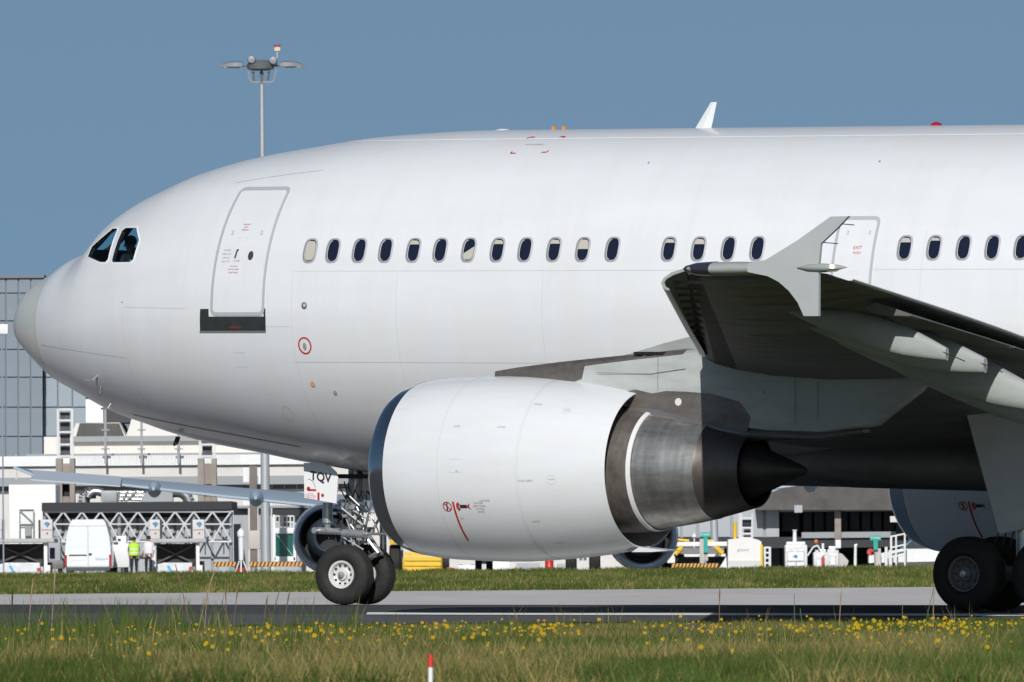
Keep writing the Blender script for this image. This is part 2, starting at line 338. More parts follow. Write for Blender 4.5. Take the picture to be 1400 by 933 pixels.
for sd in (-1, 1):   # the two front windshields
    pl = [(1.98, 5.35), (2.33, 5.66), (2.60, 5.98), (2.36, 6.02), (2.12, 5.84), (1.95, 5.62)]
    b = MB(); poly = [(.08, 0), (.75, 0), (.62, 1), (.08, 1)]; g = []
    for i in range(7):
        for j in range(5):
            t = i / 6; y = .05 + (.62 - .11 * t) * j / 4; z = 5.69 + .385 * t
            lo, hi = 1.2, 3.4
            for _ in range(30):
                mdl = (lo + hi) / 2; T, B, W, Cc = prof(mdl)
                if (y / W)**2 + ((z - Cc) / (T - Cc))**2 > 1: lo = mdl
                else: hi = mdl
            g.append((lo - .004, sd * y, z + .003))
    b.add(g, [(i * 5 + j, i * 5 + j + 1, (i + 1) * 5 + j + 1, (i + 1) * 5 + j) for i in range(6) for j in range(4)]); b.build('windshield', cockg, plane, smooth=60)
# ---- cabin windows
def oval(cx, cz, a, b_, n=28, e=2.95):
    o = []
    for i in range(n):
        t = 2 * math.pi * i / n; c, s_ = math.cos(t), math.sin(t)
        o.append((cx + a * abs(c)**(2 / e) * (1 if c > 0 else -1), cz + b_ * abs(s_)**(2 / e) * (1 if s_ > 0 else -1)))
    return o
ws = [7.507, 7.952, 8.461, 8.965, 9.493, 10.0, 10.54, 11.08, 11.6, 12.14, 12.68, 13.233, 14.279, 14.83, 15.38, 15.91, 18.60, 19.13, 19.66, 20.18, 20.70] + [20.70 + .533 * i for i in range(1, 24)]
blinds = {0: 1, 4: .2, 6: -1, 7: .2, 9: .2, 10: .48, 12: .18, 13: .26, 16: .22, 17: .14, 21: .3, 24: .6, 29: .2}
for i, s in enumerate(ws):
    a, b_ = .139, .203; cz = 5.618
    for sd in ((-1, 1) if i > 0 else (-1, 1)):
        mb = ringband(oval(s, cz, a, b_), oval(s, cz, a - .027, b_ - .029), .004, .014, sd)
        inn = oval(s, cz, a - .034, b_ - .036); in2 = oval(s + .002, cz - .001, a - .043, b_ - .045)   # cream crescent painting the sunlit left side of the reveal
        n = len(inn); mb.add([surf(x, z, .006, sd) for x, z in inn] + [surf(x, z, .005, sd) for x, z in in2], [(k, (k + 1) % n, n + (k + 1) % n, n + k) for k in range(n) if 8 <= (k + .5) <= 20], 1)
        wn = mb.build('cabin_window', [winfr, litreveal], plane, smooth=40)
        if sd == 1 and i > 24: pass
        patch(oval(s, cz, a - .02, b_ - .022, 20), .002, sd, n=1).build('pane', panem, wn, smooth=60)
        if i in blinds and sd == -1:
            f_ = blinds[i]; full = oval(s + .004, cz, a - .045, b_ - .047, 28)
            if f_ == -1: pl = [(x, z) for x, z in full if (z - cz) < .6 * (x - s) + .02]
            else: zc = cz + b_ - .048 - 2 * (b_ - .048) * f_; pl = [(x, max(z, zc)) for x, z in full]
            patch(pl, .0042, sd, n=1).build('blind', blindm, wn, smooth=60)
# ---- doors
def rrect(x0, x1, z0, z1, r, n=5):
    o = []
    for cx, cz, a0 in ((x1 - r, z1 - r, 0), (x0 + r, z1 - r, 90), (x0 + r, z0 + r, 180), (x1 - r, z0 + r, 270)):
        for k in range(n + 1): t = math.radians(a0 + 90 * k / n); o.append((cx + r * math.cos(t), cz + r * math.sin(t)))
    return o
def dense(poly, step=.12):
    o = []
    for (a, b_), (c, d) in zip(poly, poly[1:] + poly[:1]):
        k = max(1, int(math.hypot(c - a, d - b_) / step))
        for q in range(k): o.append((a + (c - a) * q / k, b_ + (d - b_) * q / k))
    return o
def grid_patch(x0, x1, z0, z1, off, side, nx=4, nz=16):
    b = MB(); b.add([surf(x0 + (x1 - x0) * i / nx, z0 + (z1 - z0) * j / nz, off, side) for i in range(nx + 1) for j in range(nz + 1)], [(i * (nz + 1) + j, (i + 1) * (nz + 1) + j, (i + 1) * (nz + 1) + j + 1, i * (nz + 1) + j + 1) for i in range(nx) for j in range(nz)]); return b
def decal_text(txt, size, s, z, m, parent, off=.006, name='lettering', side=-1, sx=1):
    v, f = textmesh(txt, size); b = MB(); b.add([surf(s + x * sx, z + y * .95, off, side) for x, y in v], f); return b.build(name, m, parent, fix=False)
def door(s0, s1, z0, z1, side=-1):
    d = grid_patch(s0 + .03, s1 - .03, z0 + .03, z1 - .03, .007, side).build('cabin_door', fusem, plane, smooth=60)
    o = dense(rrect(s0 - .03, s1 + .03, z0 - .03, z1 + .03, .12)); i_ = dense(rrect(s0 + .012, s1 - .012, z0 + .012, z1 - .012, .085))
    # match counts: resample inner to the outer by parameter
    o = rrect(s0 - .022, s1 + .022, z0 - .03, z1 + .03, .11, 6); i_ = rrect(s0 + .022, s1 - .022, z0 + .03, z1 - .03, .075, 6)
    def dn(P_):
        out = []
        for k, (p0, p1) in enumerate(zip(P_, P_[1:] + P_[:1])):
            m_ = 16 if (k % 7) == 6 else 1
            for q in range(m_): out.append((p0[0] + (p1[0] - p0[0]) * q / m_, p0[1] + (p1[1] - p0[1]) * q / m_))
        return out
    ringband(dn(o), dn(i_), .008, .009, side).build('door_surround', fgrey, d, smooth=40)
    return d
for side in (-1, 1):
    d1 = door(5.62, 6.675, 4.60, 6.64, side)
    patch(oval(6.33, 5.542, .055, .075, 16, 2), .010, side, n=1).build('viewport', mat('viewport_brown', (.06, .045, .05), .2), d1)
    patch([(5.365, 4.315), (6.71, 4.315), (6.72, 4.685), (6.60, 4.685), (6.58, 4.565), (5.52, 4.565), (5.50, 4.685), (5.375, 4.685)] if 0 else [(5.365, 4.33), (6.71, 4.33), (6.72, 4.56), (5.375, 4.56)], .004, side, n=8).build('sill_plate', mat('sill_dark', (.028, .034, .032), .45, var=.3, scale=6), plane)
    patch([(5.375, 4.56), (5.56, 4.56), (5.56, 4.685), (5.385, 4.685)], .004, side).build('sill_plate', MATS['sill_dark'], plane); patch([(6.715, 4.56), (6.72, 4.685), (6.70, 4.69), (6.68, 4.685), (6.68, 4.56)], .004, side).build('sill_plate', MATS['sill_dark'], plane)
    patch([(5.355, 4.30), (6.715, 4.30), (6.715, 4.33), (5.36, 4.33)], .010, side).build('sill_strip', mat('bare_alloy', (.6, .6, .6), .3, metal=.8), plane)
    if side == -1:
        for s_, z_ in ((5.843, 5.915), (6.455, 5.91)): decal_text('2', .10, s_, z_, greym, d1, .011)
        for k in range(3): decal_text(('WARNING', 'CABIN', 'PRESSURE')[k], .032, 6.09, 6.05 - .045 * k, redm, d1, .011)
        for k in range(4): decal_text(('TO OPEN', 'DOOR LIFT', 'HANDLE', 'FULLY UP')[k], .036, 5.83, 5.63 - .06 * k, greym, d1, .011)
        for k in range(3): decal_text(('CAUTION', 'DO NOT OPEN', 'SLIDE ARMED')[k], .032, 6.02, 5.37 - .05 * k, redm, d1, .011)
        decal_text('T   T', .10, 6.10, 5.80, mat('faint_grey', (.6, .6, .62), .5), d1, .011); decal_text('CLOSE', .04, 6.06, 5.46, greym, d1, .011)
        patch([(6.00, 5.50), (6.03, 5.50), (6.045, 5.62), (6.07, 5.64), (6.03, 5.65), (6.015, 5.62)], .013, side, n=1).build('door_handle', blackm, d1)
        decal_text('DOOR SILL', .05, 6.1, 4.385, redm, plane, .012)
    d2 = door(17.33, 18.04, 4.95, 6.09, side)
    if side == -1:
        for s_ in (17.52, 17.92): decal_text('2', .09, s_, 5.86, greym, d2, .011)
        decal_text('EXIT', .08, 17.75, 5.62, redm, d2, .011); decal_text('PUSH', .06, 17.75, 5.54, redm, d2, .011); decal_text('T   T', .09, 17.75, 5.22, MATS['faint_grey'], d2, .011)
# rain gutter above door, seams
def strip(pts, wdt=.012, off=.003, side=-1, mb=None):
    mb = mb or MB(); up = []; dn = []
    for k, (s, z) in enumerate(pts):
        a = pts[max(0, k - 1)]; c = pts[min(len(pts) - 1, k + 1)]; dx, dz = c[0] - a[0], c[1] - a[1]; L = math.hypot(dx, dz); nx, nz = -dz / L * wdt / 2, dx / L * wdt / 2
        up.append(surf(s + nx, z + nz, off, side)); dn.append(surf(s - nx, z - nz, off, side))
    n = len(pts); mb.add(up + dn, [(k, k + 1, n + k + 1, n + k) for k in range(n - 1)]); return mb
def ln(a, b_, n=24): return [(a[0] + (b_[0] - a[0]) * k / n, a[1] + (b_[1] - a[1]) * k / n) for k in range(n + 1)]
b = MB()
for k in range(24):
    s = 5.35 + 1.75 * k / 23; z = 6.74 + .17 * k / 23
strip([(5.35 + 1.75 * k / 23, 6.75 + .26 * (k / 23) - .07 * (k / 23)**2) for k in range(24)], .026, .008).build('rain_gutter', white, plane)
b = MB(); fs_ = seamm
def seam_ring(s, z0, z1): strip([(s, z0 + (z1 - z0) * k / 60) for k in range(61)], .010, .003, mb=b)
seam_ring(3.66, 3.05, 4.72); strip(ln((3.70, 4.723), (5.07, 4.69)), .010, .003, mb=b); strip(ln((1.33, 4.12), (3.62, 3.90)), .012, .003, mb=b)
seam_ring(7.24, 2.3, 5.28); strip(ln((7.25, 5.29), (17.2, 5.28), 80), .009, .003, mb=b); strip(ln((18.0, 5.28), (30, 5.28), 80), .009, .003, mb=b); seam_ring(18.95, 3.6, 5.9)
strip(ln((7.2, 3.83), (16.5, 3.80), 60), .010, .003, mb=b); strip(ln((6.3, 4.40), (7.2, 4.40)), .008, .003, mb=b)
for s_ in (9.25, 12.0, 14.65): seam_ring(s_, 3.1, 5.25)
for a_ in ([(6.02, 3.75), (6.22, 3.75)], [(6.02, 3.98), (6.22, 3.98)]): strip(ln(*a_, 4), .008, .003, mb=b)
for s_ in (6.02, 6.22): strip(ln((s_, 3.75), (s_, 3.98), 4), .008, .003, mb=b)
for k in range(3):
    pass
tt = [(6.725 + .10 * math.cos(t * math.pi / 12), 3.006 + .12 * math.sin(t * math.pi / 12)) for t in range(25)]; strip(tt, .010, .003, mb=b)
b.build('panel_seam', fs_, plane, fix=False)
b = MB()
strip([(4.0 + 30 * k / 160, float(7.43 + .0 * k)) if 4.0 + 30 * k / 160 > 6.6 else (6.6, 7.3) for k in range(161) if k > 14], .018, .003, mb=b); b.build('crown_seam', mat('seam_highlight', (.9, .9, .9), .3), plane, fix=False)  # seam coloured brighter than the skin to paint its highlights
b = MB(); strip([(3.0 + 3.5 * k / 30, 2.98 - .52 * (k / 30)) for k in range(31)], .014, .003, mb=b); b.build('belly_seam', mat('seam_tan', (.33, .22, .12), .6), plane, fix=False)
# small fittings on the skin
def disc(s, z, r, off, m, name, parent=plane, rz=None): return patch(oval(s, z, r, rz or r, 16, 2), off, -1, n=1).build(name, m, parent)
v1 = disc(7.492, 4.734, .055, .012, mat('vent_grey', (.22, .22, .23), .4, metal=.5), 'outflow_vent'); disc(7.5, 4.74, .028, .016, mat('vent_light', (.5, .5, .5), .4), 'vent_cap', v1)
rg = [(7.45 + .13 * math.cos(t * math.pi / 12), 4.09 + .14 * math.sin(t * math.pi / 12)) for t in range(24)]; rg2 = [(7.45 + .105 * math.cos(t * math.pi / 12), 4.09 + .115 * math.sin(t * math.pi / 12)) for t in range(24)]
sp = ringband(rg, rg2, .005, .005).build('static_port', redm, plane)
patch(oval(7.45, 4.08, .035, .06, 12, 2), .010, n=1).build('port_plate', greym, sp)
disc(7.46, 3.48, .045, .012, mat('lamp_amber', (.5, .28, .12), .25, emit=(1, .6, .3, .15)), 'service_light'); disc(7.85, 3.34, .035, .012, winfr, 'drain_port')
for s_, z_ in ((13.313, 7.009), (17.585, 6.999), (3.64, 4.80), (6.3, 5.0)): disc(s_, z_, .012, .006, blackm, 'rivet_mark')
# emergency cut-in corner marks on the crown
b = MB()
for s_, z_, a_, c_ in ((10.56, 7.188, 1, 1), (11.23, 7.200, -1, 1), (10.56, 7.46, 1, -1), (11.225, 7.465, -1, -1)):
    strip(ln((s_, z_), (s_ + .10 * a_, z_), 3), .014, .005, mb=b); strip(ln((s_, z_), (s_, z_ + .03 * c_), 3), .022, .005, mb=b)
b.build('cut_in_mark', redm, plane, fix=False); decal_text('CUT HERE IN EMERGENCY', .03, 10.86, 7.33, greym, plane, .006)
# probes
for s_, z_, L in ((2.734, 3.60, .16), (2.68, 3.17, .14)):
    p0 = Vector(surf(s_, z_)); nn_ = Vector(surf(s_, z_, .12)); b = MB(); b.tube(p0, nn_, .02, .015, 8); b.tube(nn_ + Vector((-L / 2 - .05, 0, .0)), nn_ + Vector((L / 2, 0, 0)), .016, .01, 8)
    b.build('pitot_probe', strutm, plane)
p0 = Vector(surf(2.72, 3.45)); MB().tube(p0, p0 + Vector((.02, -.07, -.16)), .02, .015, 8).build('angle_vane', dksteel, plane)
MB().prism([(3.70, 2.62), (3.78, 2.62), (3.74, 2.50), (3.66, 2.46), (3.64, 2.49)], -.8, -.78).build('drain_mast', black, plane)
# antennas on the crown
def blade(s0, s1, s2, s3, zt, m, name, z0=7.56):
    b = MB(); b.loft([[(s0, 0, z0), ((s0 + s1) / 2, -.03, z0), (s1, 0, z0), ((s0 + s1) / 2, .03, z0)], [(s2, 0, zt), ((s2 + s3) / 2, -.012, zt), (s3, 0, zt), ((s2 + s3) / 2, .012, zt)]]); return b.build(name, m, plane)
blade(13.10, 13.42, 13.42, 13.53, 8.02, white, 'blade_antenna')
b = MB(); b.lathe([(0, .0), (.0, .16), (.03, .14), (.05, .06), (.055, .0)][1:], (9.49, 0, 7.575), 'Z', 20); b.build('dome_antenna', whitefr, plane, smooth=60)
for s_ in (10.46, 10.66): MB().box(s_ - .03, s_ + .03, -.02, .02, 7.57, 7.66).build('marker_fin', orangem, plane)
b = MB(); b.lathe([(0, .10), (.04, .09), (.07, .055), (.08, .01)], (17.6, 0, 7.585), 'Z', 16); b.build('beacon_light', redlamp, plane, smooth=60)
# belly fairing
b = MB(); cs = []
for s_, hw, zt, zb in ((13.0, .4, 2.3, 2.0), (13.6, 1.5, 2.6, 1.93), (14.6, 2.3, 2.9, 1.88), (16, 2.75, 3.3, 1.86), (18, 2.95, 3.5, 1.85), (24, 3.0, 3.5, 1.86), (27, 2.7, 3.2, 1.95), (29.5, 1.2, 2.4, 2.1)):
    r = []
    for k in range(32):
        t = 2 * math.pi * k / 32; c, s2 = math.cos(t), math.sin(t); zc = (zt + zb) / 2 + .1
        r.append((s_, hw * abs(c)**.7 * (1 if c > 0 else -1), zc + ((zt - zc) if s2 > 0 else (zc - zb)) * abs(s2)**.75 * (1 if s2 > 0 else -1)))
    cs.append(r)
b.loft(cs); b.build('belly_fairing', wshade, plane, smooth=50)
# lower pod of the gear bay, seen below the wing
b = MB(); cs = []
for s_, hw, zt, zb, y in ((15.6, .05, 2.25, 2.2, 2.3), (16.2, .4, 2.5, 2.0, 2.3), (17.5, .6, 2.62, 1.86, 2.4), (20, .7, 2.65, 1.82, 2.5), (22.5, .6, 2.6, 1.9, 2.5)):
    cs.append([(s_, -y + hw * math.cos(t * math.pi / 8), (zt + zb) / 2 + (zt - zb) / 2 * math.sin(t * math.pi / 8)) for t in range(16)])
b.loft(cs); b.build('gear_bay_pod', wshade, plane, smooth=50)

# ------------------------------------------------------------------ wings
def le(p): return 26.24 - .5855 * (21.9 - p)
def te(p): return 28.43 - .275 * (21.9 - p) if p > 8.4 else 24.72
def zl(p): return float(pch([2, 4.5, 8.3, 14, 21.9], [2.95, 3.35, 3.95, 4.37, 4.97], p)[0])
def zt_(p): return float(pch([2, 5, 8.4, 10.5, 21.9], [3.0, 3.35, 3.84, 4.06, 4.93], p)[0])
def tk(p): return float(np.interp(p, [2, 8, 15, 21.9], [.145, .118, .108, .105]))
AF = [(1, 0.002), (.85, .018), (.7, .034), (.5, .05), (.35, .055), (.2, .052), (.1, .042), (.04, .028), (.01, .013), (0, 0), (.01, -.012), (.04, -.024), (.1, -.036), (.2, -.046), (.35, -.05), (.5, -.044), (.7, -.028), (.85, -.012), (1, -.002)]
def foil(p, sd, c0=0., c1=1., dz=0.):
    L, T = le(p), te(p); ch = T - L; k = tk(p) / .105
    return [(L + ch * x, sd * p, zl(p) + (zt_(p) - zl(p)) * x + z * ch * k + dz) for x, z in AF if c0 - 1e-6 <= x <= c1 + 1e-6]
PS = [2.2, 3.2, 4.5, 6, 7.2, 8.4, 10, 12, 14, 16, 18, 20, 21.5]
for sd in (-1, 1):
    wing = MB().loft([foil(p, sd, .04, 1) for p in PS]).build('wing', wshade, plane, smooth=35)
    # upper skin overlay: light grey
    up = []
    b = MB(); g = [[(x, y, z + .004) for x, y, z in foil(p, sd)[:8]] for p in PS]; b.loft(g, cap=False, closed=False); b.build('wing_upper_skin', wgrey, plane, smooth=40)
    # D-nose behind the slats
    b = MB(); secs = []
    for p in PS:
        q = [v for v in foil(p, sd, 0, .1)]; secs.append([(x - .0, y, z) for x, y, z in q])
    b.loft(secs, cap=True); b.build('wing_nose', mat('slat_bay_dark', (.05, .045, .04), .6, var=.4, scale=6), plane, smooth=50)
    # slats: three spans of curved shell standing ahead of the wing
    for (pa, pb) in ((8.75, 13.0), (13.06, 17.3), (17.36, 21.45), (3.3, 7.25)):
        secs = []
        for k in range(7):
            p = pa + (pb - pa) * k / 6; L = le(p); ch = te(p) - L; f_ = min(1, ch * .16 / .62); x0 = L - float(np.interp(p, [8.75, 21.45], [.05, .42])); z0 = zl(p) - float(np.interp(p, [8.75, 21.45], [.0, .12]))
            if pa < 8: x0 = L - .2; z0 += .05
            out_ = []
            sh = [(.62, .20), (.40, .185), (.18, .13), (.05, .05), (0, -.03), (.03, -.10), (.10, -.14), (.16, -.145)]
            inn_ = [(.15, -.115), (.09, -.09), (.06, -.02), (.10, .03), (.22, .09), (.42, .145), (.62, .185)]
            secs.append([(x0 + x * (.75 + .25 * f_), sd * p, z0 + z * (.8 + .2 * f_)) for x, z in sh + inn_])
        sl = MB().loft(secs).build('slat', wgrey, plane, smooth=35)
        if sd == -1 and pa > 8:
            for k in range(4):
                p = pa + (pb - pa) * (k + .5) / 4; L = le(p); MB().box(L - .55 * float(np.interp(p, [8.75, 21.45], [.0, .42])), L + .42, -p - .018, -p + .018, zl(p) - .11, zl(p) - .07).build('slat_track', steelm, sl)
    # flaps, drooped a little, with a dark gap
    for (pa, pb) in ((3.1, 7.9), (8.5, 12.6), (12.66, 17.9)):
        secs = []
        for k in range(5):
            p = pa + (pb - pa) * k / 4; T = te(p); ch = (te(p) - le(p)) * (.20 if p > 8 else .15); z = zt_(p)
            x0, z0, x1, z1 = T - ch * .72, z - .16, T + ch * .38, z - .27
            secs.append([(x0, sd * p, z0), (x0 + .15, sd * p, z0 + .08), ((x0 + x1) / 2, sd * p, (z0 + z1) / 2 + .08), (x1, sd * p, z1 + .01), (x1, sd * p, z1 - .005), ((x0 + x1) / 2, sd * p, (z0 + z1) / 2 - .05), (x0 + .1, sd * p, z0 - .07)])
        MB().loft(secs).build('flap', wshade, plane, smooth=35)  # same paint as the wing, darkened for the shade of the cove
    for p, f0, f1 in ((20.6, .22, .92), (19.4, .25, .95), (18.4, .30, .95), (16.2, .2, .7), (13.9, .2, .7)):
        sc_ = []
        for k in range(7):
            f_ = f0 + (f1 - f0) * k / 6; x = le(p) + (te(p) - le(p)) * f_; zz = zl(p) + (zt_(p) - zl(p)) * f_ - (te(p) - le(p)) * tk(p) / .105 * float(np.interp(f_, [.2, .35, .5, .7, .85, 1], [.046, .05, .044, .028, .012, .002])); r_ = .045 * math.sin(math.pi * (.08 + .84 * k / 6))
            sc_.append([(x, sd * (p + r_ * .8 * math.cos(a)), zz + r_ * math.sin(a)) for a in [2 * math.pi * q / 8 for q in range(8)]])
        MB().loft(sc_).build('underwing_ridge', wshade, plane, smooth=50)
    te_s = []
    for k in range(13):
        p = 8.9 + 11.6 * k / 12; te_s.append([(te(p) + .05 + .05 * math.cos(a), sd * p, zt_(p) + .02 + .022 * math.sin(a)) for a in [2 * math.pi * q / 10 for q in range(10)]])
    MB().loft(te_s).build('trailing_edge_glint', mat('edge_glint', (.78, .78, .78), .45), plane, smooth=50)  # pale strip added along the trailing edge as its painted sun highlight
    # flap track fairings
    for (p, lf, tx, tz, hh, fx, fz) in ((17.3, 2.4, 27.83, 3.82, .24, 26.45, 4.20), (15.0, 2.8, 27.14, 3.68, .29, 25.6, 4.02), (12.7, 3.2, 26.95, 3.12, .33, 24.9, 3.74), (10.4, 3.4, 26.4, 2.75, .3, 24.2, 3.42)):
        secs = []; x0 = fx - lf * .55
        prof_ = [(0, .02), (.08, .22), (.22, .55), (.42, .85), (.6, 1.0), (.75, .92), (.9, .62), (1, .38)]
        for t, h in prof_:
            x = x0 + (tx - x0) * t
            # axis bends down aft of the hinge
            zc = np.interp(x, [x0, fx, tx], [zl(p) + (zt_(p) - zl(p)) * ((x0 - le(p)) / (te(p) - le(p))) - .16, fz, tz])
            hv = hh * h * (1.05 if t < .7 else 1.0); wv = hh * .55 * h
            secs.append([(x, sd * (p + wv * abs(math.cos(a))**.8 * (1 if math.cos(a) > 0 else -1)), zc + hv * abs(math.sin(a))**.8 * (1 if math.sin(a) > 0 else -1)) for a in [2 * math.pi * k / 20 for k in range(20)]])
        fr_ = MB().loft(secs).build('flap_track_fairing', wgrey, plane, smooth=40)
        if sd == -1: MB().tube((tx - .12, -p - hh * .2, tz + .06), (tx + .32, -p - hh * .2, tz - .10), .008, n=6).build('static_wick', black, fr_)
    # spoiler edge highlight line and tip
    tip = MB(); secs = []
    for x, r, zc in ((26.15, .02, 4.98), (26.28, .07, 4.975), (26.55, .10, 4.975), (27.0, .10, 4.98), (27.6, .09, 4.98), (28.2, .06, 4.975), (28.46, .04, 4.97)):
        secs.append([(x, sd * (21.55 + .32 * (1 if r > .05 else .5) * (1 - .0) * .5 + .22 * math.cos(a)), zc + r * math.sin(a)) for a in [2 * math.pi * k / 16 for k in range(16)]])
    tip.loft(secs); tip.build('wing_tip', wgrey, plane, smooth=50)
    secs = []
    for x, r in ((26.14, .01), (26.2, .06), (26.35, .095), (26.62, .108)):
        secs.append([(x, sd * (21.70 + .235 * math.cos(a) * min(1, r / .07)), 4.978 + r * math.sin(a)) for a in [2 * math.pi * k / 16 for k in range(16)]])
    MB().loft(secs).build('navigation_light', mat('lens_dark', (.035, .03, .045), .12, coat=.6), plane, smooth=50)
    fen = [(27.30, 5.05), (27.60, 5.10), (28.11, 5.37), (28.65, 5.70), (28.94, 5.705), (28.76, 5.54), (28.49, 5.32), (28.46, 5.03), (28.46, 4.31), (28.22, 4.31), (28.12, 4.50), (27.98, 4.66), (27.81, 4.79), (27.63, 4.87), (27.30, 4.93)]
    MB().prism(fen, sd * 21.93, sd * 21.985).build('wingtip_fence', mat('fence_grey', (.40, .425, .42), .4, var=.05, scale=2), plane)
    b = MB(); secs = []
    for x, r in ((28.12, .008), (28.3, .045), (28.55, .055), (28.8, .035), (28.93, .006)): secs.append([(x, sd * (22.0 + r * math.cos(a)), 4.99 + r * math.sin(a)) for a in [2 * math.pi * k / 12 for k in range(12)]])
    pod = b.loft(secs).build('tail_light_pod', wgrey, plane, smooth=50)
    MB().lathe([(-.03, .0001), (-.02, .03), (.02, .03), (.03, .0001)], (28.72, sd * 22.06, 5.0), 'X', 10).build('light_bulb', mat('white_lamp', (1, .9, .7), .3, emit=(1, .72, .35, 3)), pod)
    if sd == -1:
        for x, z in ((28.62, 5.58), (28.36, 5.32)): MB().tube((x - .1 + .25, -21.96, z + .02), (x + .40, -21.96, z - .0), .007, n=5).build('static_wick', blackm, plane)
# root strake between the fuselage and the pylon
MB().prism([(15.0, 3.62), (16.43, 3.93), (17.0, 4.08), (17.56, 4.2), (17.82, 3.96), (16.5, 3.8)], -7.3, -3.4).build('inboard_slat', wgrey, plane, smooth=20)

# ------------------------------------------------------------------ engines and pylons
EC = 7.94; EZ = 2.13
def nac(sd):
    c = (0, sd * EC, EZ)
    e = MB()
    e.lathe([(13.135, 1.345), (13.4, 1.385), (13.7, 1.41), (14.19, 1.428), (14.6, 1.435), (15.0, 1.43), (15.45, 1.405), (15.9, 1.37), (16.4, 1.315), (16.8, 1.255), (17.07, 1.205), (17.06, 1.185), (16.5, 1.24), (15.8, 1.26)], c, 'X', 96)
    cowl = e.build('fan_cowl', white, plane, smooth=40)
    MB().lathe([(13.13, 1.347), (12.98, 1.315), (12.86, 1.27), (12.78, 1.21), (12.755, 1.15), (12.78, 1.10), (12.86, 1.06), (13.1, 1.02)], c, 'X', 96).build('inlet_lip', lipm, plane, smooth=60)
    MB().lathe([(13.1, 1.02), (13.4, 1.03), (14.2, 1.1), (14.3, .4), (13.9, .25), (13.65, .02)], c, 'X', 64).build('inlet_duct', darkin, plane, smooth=50)
    MB().lathe([(15.8, 1.26), (15.8, .8), (16.7, .97), (17.05, .965), (17.29, .93)], c, 'X', 80).build('core_cowl', liner, plane, smooth=50)
    MB().lathe([(17.285, .935), (17.29, .95), (17.355, .94), (17.36, .925)], c, 'X', 80).build('nozzle_ring', mat('ring_pale', (.72, .72, .70), .4), plane, smooth=50)
    MB().lathe([(17.355, .935), (17.37, .905), (17.7, .865), (18.05, .81), (18.36, .75)], c, 'X', 80).build('core_nozzle', steelm, plane, smooth=50)
    MB().lathe([(18.36, .752), (18.40, .735), (18.75, .65), (19.05, .575), (19.04, .55), (18.6, .62)], c, 'X', 80).build('exhaust_sleeve', dksteel, plane, smooth=50)
    MB().lathe([(18.5, .56), (18.75, .49), (19.0, .42), (19.4, .27), (19.75, .13), (19.93, .05), (19.96, .005)], c, 'X', 48).build('exhaust_plug', mat('plug_black', (.05, .042, .04), .5, metal=.5, var=.3, scale=4), plane, smooth=50)
    MB().lathe([(18.6, .62), (18.6, .02)], c, 'X', 32).build('turbine_exit', black, plane)
    def ns(s, a, off=.003):   # a = angle below horizontal, outboard side (port for sd -1)
        r = float(np.interp(s, [13.13, 13.4, 13.7, 14.19, 14.6, 15.0, 15.45, 15.9, 16.4, 16.8, 17.07], [1.345, 1.385, 1.41, 1.428, 1.435, 1.43, 1.405, 1.37, 1.315, 1.255, 1.205])) + off
        return (s, sd * EC + (-1) * r * math.cos(a), EZ - r * math.sin(a))
    # seams of the cowl doors
    b = MB()
    for s_, wd in ((14.18, .010), (15.585, .008), (15.615, .008)):
        n = 96; b.add([ns(s_ - wd / 2, 2 * math.pi * k / n) for k in range(n)] + [ns(s_ + wd / 2, 2 * math.pi * k / n) for k in range(n)], [(k, (k + 1) % n, n + (k + 1) % n, n + k) for k in range(n)])
    b.build('cowl_seam', seamm, cowl, fix=False)
    def nline(pts, wd, m, name, par):
        b = MB(); R_ = 1.42; u = []; d = []
        for k, (s_, a_) in enumerate(pts):
            q0 = pts[max(0, k - 1)]; q1 = pts[min(len(pts) - 1, k + 1)]; dx, dy = q1[0] - q0[0], (q1[1] - q0[1]) * R_; L = math.hypot(dx, dy); nx, ny = -dy / L * wd / 2, dx / L * wd / 2 / R_
            u.append(ns(s_ + nx, a_ + ny, .004)); d.append(ns(s_ - nx, a_ - ny, .004))
        n = len(pts); b.add(u + d, [(k, k + 1, n + k + 1, n + k) for k in range(n - 1)]); return b.build(name, m, par, fix=False)
    def ntext(t, size, s_, a_, m, par, name='lettering'):
        v, f = textmesh(t, size); b = MB(); b.add([ns(s_ + x, a_ - y / 1.42, .004) for x, y in v], f); return b.build(name, m, par, fix=False)
    # danger markings: stripe, no-entry ring with a walking figure, spotted fish-like vane mark
    nline([(14.42 + .02 * k / 12, .36 + .52 * k / 12) for k in range(13)], .035, redm, 'danger_stripe', cowl)
    nline([(14.30 + .075 * math.cos(t * math.pi / 10), .42 + .075 / 1.42 * math.sin(t * math.pi / 10)) for t in range(21)], .018, redm, 'no_entry_ring', cowl)
    nline([(14.25, .385), (14.35, .455)], .016, redm, 'no_entry_bar', cowl)
    nline([(14.31, .375), (14.295, .40), (14.30, .42), (14.285, .465)], .022, blackm, 'walking_figure', cowl)
    nline([(14.52, .375), (14.49, .40), (14.49, .43), (14.52, .46)], .05, redm, 'suction_mark', cowl)
    nline([(14.53, .415), (14.58, .415), (14.66, .415)], .055, blackm, 'suction_mark', cowl)
    b = MB(); b.add([ns(14.65, .415, .005), ns(14.72, .375, .005), ns(14.70, .415, .005), ns(14.73, .455, .005)], [(0, 1, 2), (0, 2, 3)]); b.build('suction_mark', redm, cowl, fix=False)
    for k, t in enumerate(('DANGER', 'KEEP CLEAR', 'INTAKE', 'ZONE')): ntext(t, .042, 14.88 + .006 * k, .375 + .034 * k, greym, cowl)
